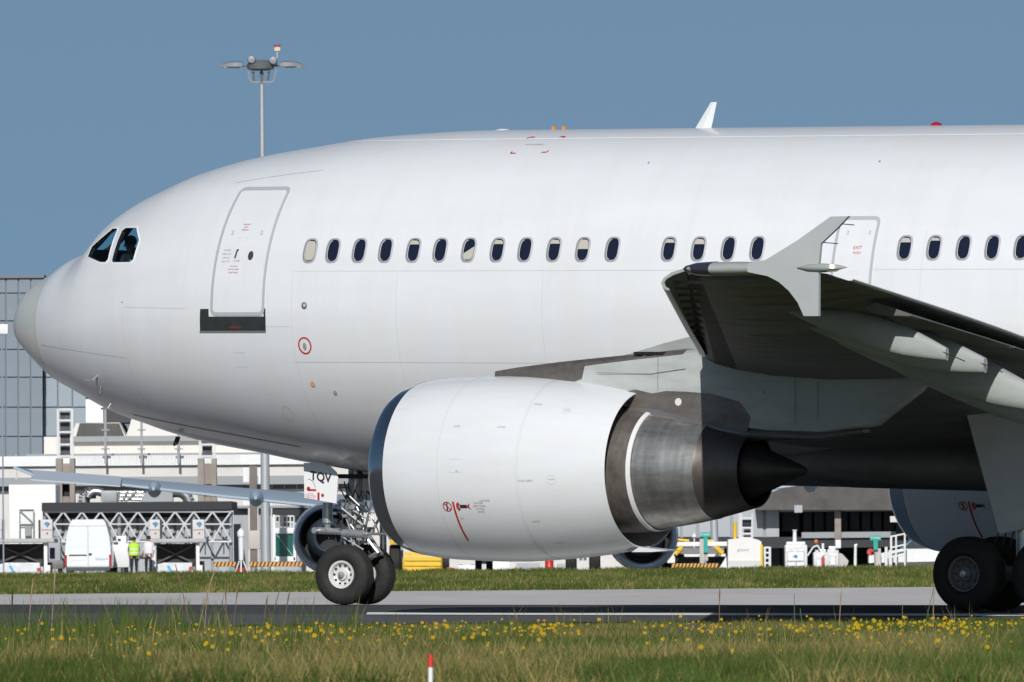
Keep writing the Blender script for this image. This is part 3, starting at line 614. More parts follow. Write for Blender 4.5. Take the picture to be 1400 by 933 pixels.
    for s_, a_, t in ((14.45, -.47, 'HOIST'), (15.25, -.47, 'LATCH'), (15.72, -.80, 'HINGE'), (15.75, .13, 'HOLD OPEN'), (15.0, .35, 'NO STEP'), (14.52, .56, 'OIL'), (15.80, .62, 'LATCH'), (16.0, .98, 'DRAIN')): ntext(t, .045, s_, a_, greym, cowl)
    def nrect(s0, s1, a0, a1, r=0):
        if r: return [((s0 + s1) / 2 + (s1 - s0) / 2 * math.cos(t * math.pi / 10), (a0 + a1) / 2 + (a1 - a0) / 2 * math.sin(t * math.pi / 10)) for t in range(21)]
        return [(s0, a0), (s1, a0), (s1, a1), (s0, a1), (s0, a0)]
    nline(nrect(14.42, 14.66, -.10, .04), .006, seamm, 'access_panel', cowl); ntext('OIL', .035, 14.55, .025, greym, cowl)
    nline(nrect(16.10, 16.28, .07, .17, 1), .006, seamm, 'access_panel', cowl); ntext('VALVE', .035, 16.19, .115, greym, cowl)
    nline(nrect(16.16, 16.34, -.78, -.70, 1), .006, seamm, 'access_panel', cowl); ntext('VALVE', .035, 16.25, -.745, greym, cowl)
    nline(nrect(13.22, 13.38, -.95, -.72), .006, seamm, 'access_panel', cowl)
    # lower chine at the cowl's aft foot
    MB().prism([(16.85, EZ - 1.235), (17.1, EZ - 1.19), (17.6, EZ - 1.235), (17.3, EZ - 1.262), (16.95, EZ - 1.265)], sd * EC - .2, sd * EC + .2).build('cowl_foot', white, plane, smooth=30)
    # pylon
    P_ = [(14.35, 3.64, 3.50, .02), (14.8, 3.70, 3.45, .12), (15.6, 3.78, 3.35, .20), (16.4, 3.85, 3.2, .23), (17.1, 3.91, 3.02, .25), (17.9, 3.97, 2.92, .26), (18.6, 4.02, 2.80, .27), (19.4, 4.0, 2.72, .26), (20.3, 3.95, 2.70, .22), (21.2, 3.9, 2.82, .15), (22.0, 3.8, 3.35, .06), (22.3, 3.75, 3.65, .02)]
    def psec(q, z0=None, z1=None, ex=0):
        s_, zt, zb, hw = q; zt = z1(s_) if z1 else zt; zb = z0(s_) if z0 else zb; hw += ex
        return [(s_, sd * EC - hw, zb + .03), (s_, sd * EC - hw, zt - .06), (s_, sd * EC - hw * .6, zt), (s_, sd * EC + hw * .6, zt), (s_, sd * EC + hw, zt - .06), (s_, sd * EC + hw, zb + .03), (s_, sd * EC + hw * .6, zb), (s_, sd * EC - hw * .6, zb)]
    py = MB().loft([psec(q) for q in P_]).build('pylon', pylg, plane, smooth=30)
    MB().loft([psec(q, ex=.012) for q in P_[:2]] + [psec((15.6, 3.785, 3.35, .21)), psec((16.05, 3.825, 3.50, .235)), psec((16.1, 3.83, 3.7, .235)), psec((17.9, 3.985, 3.88, .275))]).build('pylon_cap', brownm, plane, smooth=30)
    # brown heat shield low on the pylon side
    hs = [(16.7, 3.30), (17.05, 3.36), (17.35, 3.30), (17.6, 3.34), (17.95, 3.33), (18.4, 3.30), (18.9, 3.18), (19.1, 2.95), (19.05, 2.72), (18.0, 2.74), (17.35, 2.90), (17.05, 3.0), (16.9, 3.12)]
    MB().prism(hs, sd * EC - .275, sd * EC + .275).build('heat_shield', brownm, plane)
    MB().loft([[(s_, sd * EC + hw * math.cos(a), zc + hv * math.sin(a)) for a in [2 * math.pi * k / 16 for k in range(16)]] for s_, zc, hv, hw in ((16.9, 3.05, .1, .3), (17.3, 2.97, .17, .36), (17.8, 2.86, .17, .38), (18.4, 2.76, .14, .34), (19.0, 2.68, .1, .3), (20.2, 2.66, .07, .22), (21.0, 2.74, .03, .1))]).build('pylon_fillet', mat('fillet_steel', (.33, .32, .31), .35, metal=.7, var=.2, scale=2), plane, smooth=50)
    b = MB()
    for x0 in (17.02, 17.22, 17.40):
        for k in range(4): b.box(x0 + .04 * k, x0 + .04 * k + .025, sd * EC - .285 * 1, sd * EC + .285, 3.895 + .0 * k, 3.94)
    b.build('vent_grille', black, py)
    pol = lambda pts, wd=.008: [b2.tube((a[0], sd * EC - .272, a[1]), (c[0], sd * EC - .272, c[1]), wd / 2, n=4) for a, c in zip(pts[:-1], pts[1:])]
    b2 = MB(); pol([(16.35, 3.62), (17.3, 3.60), (17.95, 3.68)]); pol([(17.45, 3.35), (17.45, 3.85)]); pol([(19.9, 2.85), (19.9, 3.85)]); pol([(20.3, 2.9), (20.3, 3.8)]); b2.build('panel_seam', mat('seam_dark', (.12, .12, .12), .6), py)
    if sd == -1:
        for x in (18.75, 19.25): MB().box(x - .08, x + .08, -EC - .275, -EC - .268, 3.30, 3.34).build('placard', mat('placard_grey', (.55, .5, .5), .5), py)
        MB().lathe([(-.006, .0001), (-.006, .055), (.0, .06)], (17.82, -EC - .276, 3.17), 'Y', 16).build('fire_access_disc', mat('disc_pale', (.7, .7, .68), .4), py)
for sd in (-1, 1): nac(sd)

# ------------------------------------------------------------------ landing gear
def wheel(name, s, y, z, r, wd, rr, rm, steer=0., parent=plane):
    w_ = empty(name, (s, y, z), steer); w_.parent = parent
    t = MB(); h = wd / 2; pr = [(-h * .55, rr), (-h * .92, rr + .05), (-h, rr + (r - rr) * .45), (-h * .93, r - .08), (-h * .72, r - .02), (-h * .5, r), (-h * .26, r + .001), (-h * .25, r - .008), (-h * .22, r - .008), (-h * .21, r + .002), (h * .21, r + .002), (h * .22, r - .008), (h * .25, r - .008), (h * .26, r + .001), (h * .5, r), (h * .72, r - .02), (h * .93, r - .08), (h, rr + (r - rr) * .45), (h * .92, rr + .05), (h * .55, rr)]
    t.lathe(pr, (0, 0, 0), 'Y', 56); t.build('tyre', rubber, w_, smooth=45)
    for sg in (-1,):
        q = MB(); q.lathe([(sg * h * .62, rr + .015), (sg * h * .78, rr + .012), (sg * h * .74, rr - .02), (sg * h * .42, rr - .05), (sg * h * .30, rr * .55), (sg * h * .42, rr * .42), (sg * h * .60, rr * .40), (sg * h * .62, .001)], (0, 0, 0), 'Y', 40)
        q.lathe([(h * .62, rr + .01), (h * .3, rr * .6), (h * .3, .001)], (0, 0, 0), 'Y', 24)
        q.build('rim', rm, w_, smooth=35)
        q = MB()
        for k in range(10):
            a = 2 * math.pi * k / 10; q.lathe([(sg * h * .44, .0001), (sg * h * .47, .022), (sg * h * .34, .022)], (math.cos(a) * rr * .72, 0, math.sin(a) * rr * .72), 'Y', 8)
        q.build('wheel_bolt', blackm if rm is rimm else dksteel, w_)
        q = MB().lathe([(sg * h * .62, rr * .25), (sg * h * .95, rr * .2), (sg * h * 1.0, .001)], (0, 0, 0), 'Y', 20); q.build('hub_cap', strutm, w_, smooth=40)
    return w_
NS, NZ = 6.70, .385     # nose gear station; wheel centre height in the aircraft frame
ST = math.radians(6)
gr = .49
wheel('nose_wheel', NS - .02, -.30, NZ, gr, .34, .215, rimm, ST); wheel('nose_wheel', NS + .02, .30, NZ, gr, .34, .215, rimm, ST)
decal = MB().box(6.98, 7.04, -.486, -.478, .30, .37)
g = MB(); g.tube((NS, 0, NZ + .25), (NS, 0, 1.1), .075, n=20); g.build('nose_oleo', chrome, plane, smooth=40)
g = MB(); g.tube((NS, 0, 1.0), (NS, 0, 2.3), .13, n=24); g.tube((NS, 0, 1.02), (NS, 0, 1.12), .165, n=24); g.tube((NS, 0, 1.45), (NS, 0, 1.52), .155, n=24); g.tube((NS, 0, NZ + .18), (NS, 0, NZ + .38), .12, n=20)
g.tube((NS - .02, -.28, NZ), (NS + .02, .28, NZ), .07, n=14); g.tube((NS, 0, NZ), (NS, 0, NZ + .3), .09, n=14); ng = g.build('nose_strut', strutm, plane, smooth=35)
g = MB()   # torque links behind the strut
for a_, c_ in (((NS + .10, 0, 1.16), (NS + .46, 0, .74)), ((NS + .46, 0, .74), (NS + .12, 0, NZ + .20))):
    for y in (-.07, .07): g.tube((a_[0], y * 1.3, a_[2]), (c_[0], y * .5, c_[2]), .028, n=8)
g.build('torque_link', strutm, ng, smooth=30)
g = MB(); g.tube((NS + .62, 0, 2.2), (NS + .30, -.02, 1.0), .0, 0.0) if 0 else None
for y in (-.26, .26):
    g.tube((NS + .48, y, 1.60), (NS + .22, y * .4, 1.05), .022, n=8); g.tube((NS + .48, y, 1.60), (NS + .86, y, .98), .045, n=10); g.tube((NS + .22, y * .4, 1.05), (NS + .74, y, 1.05), .022, n=8)
g.tube((NS + .48, -.26, 1.6), (NS + .48, .26, 1.6), .03, n=8); g.build('drag_brace', strutm, ng, smooth=30)
g = MB()   # steering cylinders across the strut
for z in (1.10,):
    g.tube((NS - .62, -.18, z), (NS - .1, -.18, z - .02), .055, n=14); g.tube((NS - .1, -.20, z - .04), (NS + .32, -.20, z - .06), .075, n=14)
    g.tube((NS - .35, .2, z), (NS + .2, .2, z), .06, n=14)
g.tube((NS - .62, -.3, 1.10), (NS - .62, .2, 1.10), .05, n=12); g.build('steering_actuator', strutm, ng, smooth=35)
g = MB()
for k in range(14):
    a = random.uniform(-.22, .22); y = random.choice((-1, 1)) * random.uniform(.08, .2); pts = []
    x0 = NS + random.uniform(-.2, .3)
    for q in range(7): pts.append((x0 + .10 * math.sin(q * .9 + k) + a * q / 7, y + .04 * math.cos(q + k), 1.9 - q * .17 - .02 * k))
    g.path(pts, .011, n=5)
g.build('hydraulic_hose', hose, ng)
for k in range(34):
    x, y, z = NS + random.uniform(-.30, .42), random.choice((-.2, -.17, .16)) + random.uniform(-.05, .04), random.uniform(.80, 1.75); q = random.uniform(.018, .055)
    (MB().bbox(x - q, x + q, y - q * .8, y + q * .8, z - q * .7, z + q * .7, .006) if k % 3 else MB().tube((x - q * 1.6, y, z + q), (x + q * 1.6, y - .02, z - q), q * .55, n=8)).build('gear_fitting', (strutm, chrome, steelm, hose)[k % 4], ng)
for k in range(9):
    a_ = (NS + random.uniform(-.3, .1), random.uniform(-.25, -.12), random.uniform(1.0, 1.8)); MB().tube(a_, (a_[0] + random.uniform(.12, .45), a_[1] + .05, a_[2] - random.uniform(.15, .5)), .016, n=6).build('linkage_rod', strutm, ng)
g = MB(); g.tube((NS - .42, -.2, 1.55), (NS - .42, -.2, 1.22), .085, n=14); g.tube((NS - .42, -.2, 1.22), (NS - .42, -.2, 1.1), .05, n=12); g.build('taxi_lamp', strutm, ng, smooth=30)
# nose gear bay and doors
MB().box(NS - .55, NS + 1.5, -.42, .42, 1.95, 2.02).build('gear_bay', darkin, plane)
for sd in (-1, 1):
    dr = MB(); poly = [(a_ + .13, c_) for a_, c_ in [(6.03, 2.20), (6.05, 1.63), (6.665, 1.545), (6.695, 1.95), (6.66, 2.05), (6.56, 2.13), (6.4, 2.2)]]
    dr.prism(poly, sd * .72, sd * .745); d_ = dr.build('nose_gear_door', whitefr, plane)
    if sd == -1:
        v, f = textmesh('TQV', .2, .006); MB().add([(6.495 + x, -.750, 1.965 - x * .12 + y) for x, y in v], f).build('registration_letters', blackm, d_, fix=False)
        MB().tube((6.26, -.748, 1.78), (6.26, -.754, 1.78), .035, n=16).build('dial_mark', redm, d_); MB().box(6.26, 6.41, -.754, -.748, 1.745, 1.775).build('dial_mark', redm, d_)
        MB().box(6.435, 6.475, -.754, -.748, 1.595, 1.72).build('tow_limit_mark', redm, d_)
        MB().tube((6.535, -.748, 1.675), (6.535, -.754, 1.675), .028, n=14).build('tow_limit_mark', redm, d_)
        b = MB()
        for k in range(10):
            a = math.radians(5 + 70 * k / 9); a2 = math.radians(5 + 70 * (k + 1) / 9); b.tube((6.26 + .16 * math.cos(a) - .03, -.75, 1.78 + .16 * math.sin(a)), (6.26 + .16 * math.cos(a2) - .03, -.75, 1.78 + .16 * math.sin(a2)), .004, n=4)
        b.build('dial_arc', blackm, d_)
        for k, t in enumerate(('CAUTION', 'DO NOT EXCEED', 'STEERING LIMIT', 'WHEN TOWING')):
            v, f = textmesh(t, .026); MB().add([(6.30 + x, -.750, 1.70 - .03 * k - x * .12 + y) for x, y in v], f).build('lettering', redm, d_, fix=False)
    MB().prism([(7.0, 1.98), (8.4, 1.93), (8.4, 1.45), (7.15, 1.55)], sd * .50, sd * .525).build('rear_gear_door', whitefr, plane) if sd == 1 else None
# main gear
RM = .575
def main_gear(sd, zc):
    y0 = sd * 4.8
    for s_ in (21.27, 22.67):
        for dy in (-.46, .46): wheel('main_wheel', s_, y0 + dy, zc, RM, .42, .265, rimd)
    g = MB(); g.tube((21.1, y0, zc), (22.85, y0, zc), .13, n=16); g.build('bogie_beam', strutm, plane, smooth=40)
    for s_ in (21.27, 22.67): MB().tube((s_, y0 - .5, zc), (s_, y0 + .5, zc), .075, n=12).build('axle', strutm, plane, smooth=40)
    g = MB(); g.tube((21.97, y0, zc), (21.97, y0, zc + .9), .12, n=18); g.tube((21.97, y0, zc + .7), (21.97, y0, 3.3), .19, n=18); mg = g.build('main_strut', strutm, plane, smooth=40)
    g = MB(); g.tube((21.97, y0, 2.0), (21.4, y0 - sd * 1.6, 2.7), .07, n=12); g.tube((21.97, y0, 1.5), (22.4, y0, 1.1), .04); g.tube((22.4, y0, 1.1), (22.0, y0, .85), .04); g.build('side_brace', strutm, mg, smooth=40)
    g = MB()
    for k in range(8): g.path([(21.6 + .1 * k, y0 + .1, 1.9), (21.5 + .12 * k, y0 + .18, 1.4), (21.4 + .14 * k, y0 + .1, 1.0)], .014, n=5)
    g.build('hydraulic_hose', hose, mg)
    dr = [(21.05, 3.15), (21.10, 3.0), (21.67, 1.20), (21.70, 1.17), (22.35, 1.30), (22.75, 1.5), (22.75, 3.35), (21.2, 3.35)]
    MB().prism(dr, sd * 5.02, sd * 5.06).build('main_gear_door', mat('gear_door_grey', (.52, .54, .53), .5, var=.08, scale=3), plane)
main_gear(-1, .555); main_gear(1, .62)
# tail surfaces, aft of the frame
def surf_loft(name, secs, m):
    b = MB(); out = []
    for (sx, y, z, ch, th, vert) in secs:
        out.append([(sx + ch * x, y + (0 if not vert else t * ch * th / .1), z + (t * ch * th / .1 if not vert else 0)) for x, t in AF])
    b.loft(out); b.build(name, m, plane, smooth=40)
surf_loft('tail_fin', [(36.5, 0, 7.3, 7.4, .1, True), (41.6, 0, 11.5, 4.9, .1, True), (43.6, 0, 15.8, 3.0, .1, True)], white)
for sd in (-1, 1): surf_loft('tailplane', [(39.5, sd * .6, 6.6, 5.0, .1, False), (43.6, sd * 8.1, 7.4, 2.3, .1, False)], wgrey)

# ================================================================== background
def bx(mb, x0, x1, y0, y1, Y, d=.5, mi=0, b=0):
    X0, Z1 = at(x0, y0, Y); X1, Z0 = at(x1, y1, Y)
    return (mb.bbox(X0, X1, Y, Y + d, Z0, Z1, b, mi) if b else mb.box(X0, X1, Y, Y + d, Z0, Z1, mi))
def P3(x, y, Y): a, c = at(x, y, Y); return (a, Y, c)
GA = .27    # apron height
def xa(x, Y): return at(x, 700, Y)[0]
beige = mat('render_beige', (.60, .575, .545), .8, var=.10, scale=.8); beige2 = mat('render_pale', (.68, .655, .61), .8, var=.08, scale=.8)
cwhite = mat('white_coat', (.72, .72, .71), .45, var=.06, scale=2); clad = mat('cladding_blue_grey', (.20, .235, .27), .75, var=.06, scale=.5); clad2 = mat('cladding_pale_blue', (.30, .345, .385), .75, var=.06, scale=.5)  # cladding colours lightened to carry the distance haze
cladj = mat('cladding_joint', (.15, .18, .21), .7); concb = mat('pier_concrete', (.29, .25, .22), .85, var=.2, scale=1.5); tdark = mat('roof_dark', (.02, .022, .026), .7)  # cladding joint lifted towards its panels, also as painted haze
winb = mat('window_blue_grey', (.10, .13, .15), .15); steelw = mat('steel_white', (.6, .6, .6), .5); steelg = mat('steel_grey', (.27, .28, .29), .5)
wallg = mat('panel_wall_grey', (.36, .38, .40), .6, var=.08, scale=.6); duct = mat('duct_silver', (.55, .54, .52), .28, metal=.85, var=.25, scale=3); brng = mat('brown_grey_wall', (.095, .087, .082), .8, var=.35, scale=1.0)
yel = mat('ground_yellow', (.75, .46, .02), .45, var=.08, scale=3); greens = mat('sign_green', (.0, .32, .26), .5); orange = mat('hazard_orange', (.75, .33, .03), .6)

# ---- far airliner parked beyond the grass, seen from behind
FY = 460; fx, _ = at(660, 700, FY)
far = empty('parked_airliner', (fx, FY, GA), 0, 'smaller airliner standing far behind the big one, only its pale wing and engine ends showing', 'airliner')
def fl(v): return (v[0] - fx, v[1] - FY, v[2] - GA)
fw = mat('far_airliner_paint', (.6, .63, .66), .35, coat=.2); fwg = mat('far_wing_blue_grey', (.34, .41, .48), .4)
MB().lathe([(-20, .1), (-17, .7), (-12, 1.5), (-7, 1.95), (0, 1.98), (13, 1.98), (16, 1.5), (18, .7), (18.6, .05)], (0, 0, 3.3), 'Y', 32).build('fuselage', fw, far, smooth=50)
MB().prism([(-19, 4.0), (-13, 5.0), (-16.5, 11), (-18.6, 11)], -.1, .1, 'X').build('tail_fin', fw, far)
for sd in (-1, 1):
    secs = []
    for X, zt, zb, y0, ch in ((1.6, 2.75, 2.0, -2.2, 6.5), (6.25, 2.98, 2.52, -2.0, 4.2), (9, 3.22, 2.82, -2.3, 3.3), (12.7, 3.56, 3.26, -2.8, 2.3), (15.8, 3.82, 3.62, -3.2, 1.7), (16.55, 3.98, 3.92, -3.0, 1.1)):
        secs.append([(sd * X, y0, zb), (sd * X, y0 + .05, zb + .08), (sd * X, y0 + ch * .5, zt), (sd * X, y0 + ch * .9, zt - .08), (sd * X, y0 + ch, (zt + zb) / 2), (sd * X, y0 + ch * .5, zb - .02)])
    MB().loft(secs).build('wing', fwg, far, smooth=30)
    secs = []
    for X, z in ((12.75, 3.50), (15.9, 3.76)): secs.append([(sd * X, -4.0, z - .28), (sd * X, -4.0, z - .24), (sd * X, -2.4, z + .10), (sd * X, -2.4, z - .1)])
    MB().loft(secs).build('flap', mat('far_flap', (.45, .50, .56), .4), far)
    for X, z in ((11.6, 3.25), (8.0, 2.9)):
        MB().loft([[(sd * (X + r * math.cos(a)), y, z - .10 + r * 1.2 * math.sin(a)) for a in [2 * math.pi * k / 12 for k in range(12)]] for y, r in ((-3.4, .05), (-3.1, .16), (-2.2, .26), (-.5, .2), (.6, .04))]).build('flap_track_fairing', fwg, far, smooth=50)
    ex = -5.45 if sd == -1 else 5.65; ez = 1.38
    n_ = MB().lathe([(-2.0, 1.18), (-1.9, 1.21), (-1.2, 1.25), (0, 1.28), (1.2, 1.2), (1.6, 1.05)], (ex, -1, ez), 'Y', 40).build('engine_nacelle', mat('far_nacelle', (.42, .45, .48), .3, metal=.3), far, smooth=50)
    MB().lathe([(-1.98, 1.17), (-2.06, 1.12), (-2.0, 1.05), (-1.8, 1.02)], (ex, -1, ez), 'Y', 40).build('nozzle_lip', mat('far_lip_sky_tint', (.32, .42, .55), .22, metal=.9), n_, smooth=50)  # blue put into the metal colour for the sky it reflects
    MB().lathe([(-1.8, 1.03), (-.5, .95), (-.5, .6)], (ex, -1, ez), 'Y', 32).build('nozzle_liner', darkin, n_, smooth=50)
    MB().lathe([(-1.0, .78), (-2.0, .62), (-2.3, .5), (-2.25, .44), (-1.2, .40)], (ex, -1, ez), 'Y', 32).build('core_nozzle', mat('far_core', (.16, .19, .24), .35, metal=.7), n_, smooth=50)
    MB().lathe([(-1.3, .42), (-1.3, .01)], (ex, -1, ez), 'Y', 24).build('core_exit', black, n_)
    for dx in (-.42, .42):
        MB().lathe([(-.2, .3), (-.2, .5), (-.14, .56), (.14, .56), (.2, .5), (.2, .3)], (sd * 3.55 + dx, .5, .56), 'X', 24).build('main_wheel', rubber, far, smooth=40)
    MB().tube((sd * 3.55, .5, .5), (sd * 3.55, .5, 2.4), .12).build('main_strut', strutm, far)
MB().tube((0, 13, .4), (0, 13, 2.4), .1).build('nose_strut', strutm, far); MB().lathe([(-.12, .2), (-.12, .36), (.12, .36), (.12, .2)], (.2, 13, .38), 'X', 20).build('nose_wheel', rubber, far); MB().lathe([(-.12, .2), (-.12, .36), (.12, .36), (.12, .2)], (-.2, 13, .38), 'X', 20).build('nose_wheel', rubber, far)
for sd in (-1, 1): MB().loft([[(sd * X, y0, z), (sd * X, y0 + c_, z + .06), (sd * X, y0 + c_ * .5, z + .14)] for X, y0, c_, z in ((.3, -17.5, 3, 4.5), (6.0, -18.5, 1.3, 5.0))]).build('tailplane', fwg, far)

# ---- tall panel-clad building at the left
BY = 700
tb = empty('panel_clad_building', (xa(50, BY), BY, GA), 0, 'tall blue-grey building clad in large square panels behind the nose of the airliner', 'building')
def loc(o, root): o.parent = root; o.matrix_parent_inverse = Matrix.Translation(-root.location) @ Matrix.Identity(4); return o
def lk(mb, name, m, root, smooth=None):    # build in world coordinates, then parent keeping its place
    o = mb.build(name, m, root, smooth=smooth); o.location = (-root.location.x, -root.location.y, -root.location.z) if root.type == 'EMPTY' else (0, 0, 0); return o
def lkr(mb, name, m, root, smooth=None):
    Rz = root.rotation_euler.z; return lk(mb, name, m, root, smooth)
g = MB(); bx(g, -260, 59, 381, 792, BY + .5, 22); bx(g, 59, 118, 379, 792, BY + 2.5, 18); lk(g, 'core_wall', cladj, tb)
pb = {}
def panel(x0, x1, y0, y1, Y, m, root, name='cladding_panel', gap=.05, dep=.12):
    X0, Z1 = at(x0, y0, Y); X1, Z0 = at(x1, y1, Y); w_, h_ = round(X1 - X0 - gap, 2), round(Z1 - Z0 - gap, 2); key = (w_, h_, m.name, dep)
    if key not in pb: pb[key] = MB().box(-w_ / 2, w_ / 2, 0, dep, -h_ / 2, h_ / 2).mesh(name, m)
    o = link(name, pb[key], root); o.location = Vector(((X0 + X1) / 2, Y, (Z0 + Z1) / 2)) - root.location; return o
ys = [380, 401, 439, 478, 516, 557, 597, 637]
for xa_, xb_ in zip([-41, -17, 8, 25, 42], [-17, 8, 25, 42, 59]):
    for y0, y1 in zip(ys[:-1], ys[1:]): panel(xa_, xb_, y0, y1, BY + .38, clad, tb, gap=.07)
for xa_, xb_ in zip([59, 79, 99], [79, 99, 118]):
    for y0, y1 in zip(ys[:-1], ys[1:]): panel(xa_, xb_, y0, y1, BY + 2.38, clad2, tb, gap=.07)
g = MB(); bx(g, -41, 60, 376.5, 380, BY + .2, 22.6); lk(g, 'roof_coping', MATS['cladding_joint'], tb)

# ---- terminal
TY = 640
te_ = empty('terminal_building', (xa(240, TY), TY, GA), 0, 'long low beige terminal building with ribbon windows across the far side of the apron', 'terminal')
g = MB(); bx(g, -400, 905, 632, 658, TY, 25); bx(g, -400, 905, 675, 792, TY + .6, 24); bx(g, -400, 905, 658, 675, TY + 1.2, 20); bx(g, 905, 1065, 600, 735, TY + .5, 24); lk(g, 'wall', beige, te_)
g = MB(); bx(g, 60, 905, 597.5, 621, TY + 6, 14); bx(g, 36, 905, 622.5, 628.5, TY + 3, 18)
z = [at(66, 622, TY + 6), at(78, 598, TY + 6)]
lk(g, 'upper_wall', beige2, te_)
g = MB(); g.prism([at(64, 622, TY + 5.9), at(78, 600, TY + 5.9), at(96, 598, TY + 5.9), at(104, 579, TY + 5.9), at(163, 578, TY + 5.9), at(172, 597, TY + 5.9), at(178, 580, TY + 5.9), at(184, 556, TY + 5.9), at(700, 556, TY + 5.9), at(905, 556, TY + 5.9), at(905, 622, TY + 5.9)], TY + 5.9, TY + 5.6 + 14); lk(g, 'upper_wall', beige2, te_)
g = MB(); g.prism([at(104, 597, TY + 5.85), at(109, 579, TY + 5.85), at(163, 579, TY + 5.85), at(170, 597, TY + 5.85)], TY + 5.75, TY + 5.88); lv = lk(g, 'louvre_field', mat('louvre_dark', (.085, .085, .075), .7, var=.2, scale=2), te_)
g = MB(); bx(g, -400, 905, 627.5, 631, TY - .25, 1.2); lk(g, 'parapet_coping', cwhite, te_)
g = MB(); bx(g, -400, 905, 631, 632.4, TY - .1, .4); bx(g, 36, 905, 621.2, 622.3, TY + 2.9, .5); bx(g, 100, 905, 597, 598, TY + 5.5, .5); bx(g, -400, 905, 656.6, 658.2, TY - .12, .5); lk(g, 'shadow_gap', steelg, te_)
for x0 in list(range(-60, 76, 18)) + list(range(372, 500, 17)):
    o = panel(x0, x0 + 17, 658.5, 674.5, TY + .9, winb, te_, 'window', gap=.08, dep=.08)
g = MB()
for x0 in list(range(-60, 80, 18)) + list(range(372, 500, 17)): bx(g, x0 - .6, x0 + .6, 658, 675, TY + .7, .25)
for x_ in (22,): bx(g, x_ - .6, x_ + .6, 622, 657, TY - .2, .1)
lk(g, 'window_mullion', steelw, te_)['kind'] = 'stuff'
g = MB(); bx(g, 117, 141, 546, 578, TY + 8, 6); lk(g, 'rooftop_box', cwhite, te_); g = MB(); bx(g, 141, 192, 556, 578, TY + 9, 6); lk(g, 'plant_room', mat('plant_dark', (.05, .045, .05), .7), te_)
for x_ in (144, 193.5, 244):
    g = MB(); bx(g, x_ - 1.9, x_ + 1.9, 560 if x_ < 200 else 590, 634, TY - 1, .14)
    for y in (588, 614): bx(g, x_ - 5.5, x_ + 5.5, y - 1, y + 1, TY - 1.05, .1)
    lk(g, 'roof_post', steelg, te_)
g = MB()
for x_ in range(98, 330, 4): bx(g, x_ - .25, x_ + .25, 600, 628, TY - .8, .03)
o = lk(g, 'roof_fence_wire', mat('wire_pale', (.42, .41, .4), .6), te_); o['kind'] = 'stuff'
# right hand glazed range, dark under a deep roof
rg_ = empty('glazed_building', (xa(1150, TY), TY, GA), 0, 'dark glazed building with brown columns behind the white ground vehicles on the right', 'building')
g = MB(); bx(g, 905, 1065, 690, 736, TY - 1.2, 1.4); lk(g, 'panel_wall_frame', steelg, rg_)
for a_, c_ in ((905, 931), (932, 953), (954.5, 999), (1001, 1044), (1046, 1066)): panel(a_, c_, 640, 735, TY - 1.3, wallg, rg_, 'wall_panel', gap=.06, dep=.1)
g = MB(); g.prism([at(1033, 697.5, TY - 3), at(1037, 686, TY - 3), at(1048, 676, TY - 3), at(1066, 669, TY - 3), at(1090, 664, TY - 3), at(1130, 660, TY - 3), at(1650, 655, TY - 3), at(1650, 697.5, TY - 3)], TY - 3, TY + 27); bx(g, 1225, 1650, 697, 792, TY - .5, 20); lk(g, 'roof', brng, rg_)
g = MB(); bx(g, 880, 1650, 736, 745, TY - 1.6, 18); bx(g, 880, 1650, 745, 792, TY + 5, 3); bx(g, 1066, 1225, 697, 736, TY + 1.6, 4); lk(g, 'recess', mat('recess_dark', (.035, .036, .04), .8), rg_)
g = MB(); bx(g, 1096, 1225, 728, 735, TY - 1.8, .6); bx(g, 1066, 1225, 696, 699, TY - 1.8, .6); lk(g, 'sill_beam', steelg, rg_)
for x0, x1 in ((1068, 1094), (1097, 1111), (1112, 1127), (1128, 1141), (1150, 1160), (1161, 1176), (1177, 1191), (1192, 1206), (1207, 1224)): panel(x0, x1, 699, 728, TY - .2, mat('window_black', (.008, .009, .012), .6), rg_, 'window', gap=.09, dep=.1)
g = MB(); bx(g, 1141, 1150, 692, 745, TY - 2.2, .8); lk(g, 'column', concb, rg_); g = MB(); bx(g, 1086, 1097, 691, 701, TY - 3.3, .5); lk(g, 'lamp_box', wallg, rg_)
g = MB(); bx(g, 1217, 1240, 706, 714, TY - 3.3, .5); lk(g, 'lamp_box', beige, rg_)
for x0, x1 in ((1055, 1067), (1068, 1074)): panel(x0, x1, 750, 775, TY + 4.6, mat('shutter_teal', (.05, .11, .13), .4), rg_, 'shutter', gap=.05, dep=.1)

# ---- concrete pier portals with steel ladder frames
for i, (x0, x1) in enumerate(((76, 103), (270, 297))):
    pr = empty('concrete_portal', (xa((x0 + x1) / 2, 625), 625, GA), 0, ('concrete portal with white steel ladder frame on top, the one nearest the white container', 'concrete portal with steel ladder frame on top, behind the truss canopy right end')[i], 'portal', 'portals along the terminal')
    g = MB()
    for a_, c_ in ((x0, x0 + 10), (x1 - 8, x1)): bx(g, a_, c_, 627, 792, 625, 1.4)
    lk(g, 'pillar', concb, pr)['kind'] = 'stuff'
    g = MB(); bx(g, x0 + 9, x1 - 7, 634, 662, 625.2, 1.0); bx(g, x0 + 9, x1 - 7, 679, 792, 625.2, 1.0); lk(g, 'infill_wall', concb, pr)
    g = MB(); bx(g, x0 + 8, x1 - 8, 661, 680, 625.9, .5); lk(g, 'opening', black, pr)
    for a_ in (x0 + 1.5, x1 - 6):
        g = MB(); bx(g, a_, a_ + 3.6, 559, 628, 625.3, .25); lk(g, 'ladder_post', steelw, pr)
    for y in (560, 575, 591, 608, 624):
        g = MB(); bx(g, x0 + 5, x1 - 6, y - 1.3, y + 1.3, 625.35, .15); lk(g, 'rung', steelw, pr)
    g = MB(); bx(g, x0 + 6, x1 - 7, 564, 626, 625.8, .1); lk(g, 'cable_tray', mat('tray_dark', (.07, .07, .08), .6, var=.5, scale=4), pr)

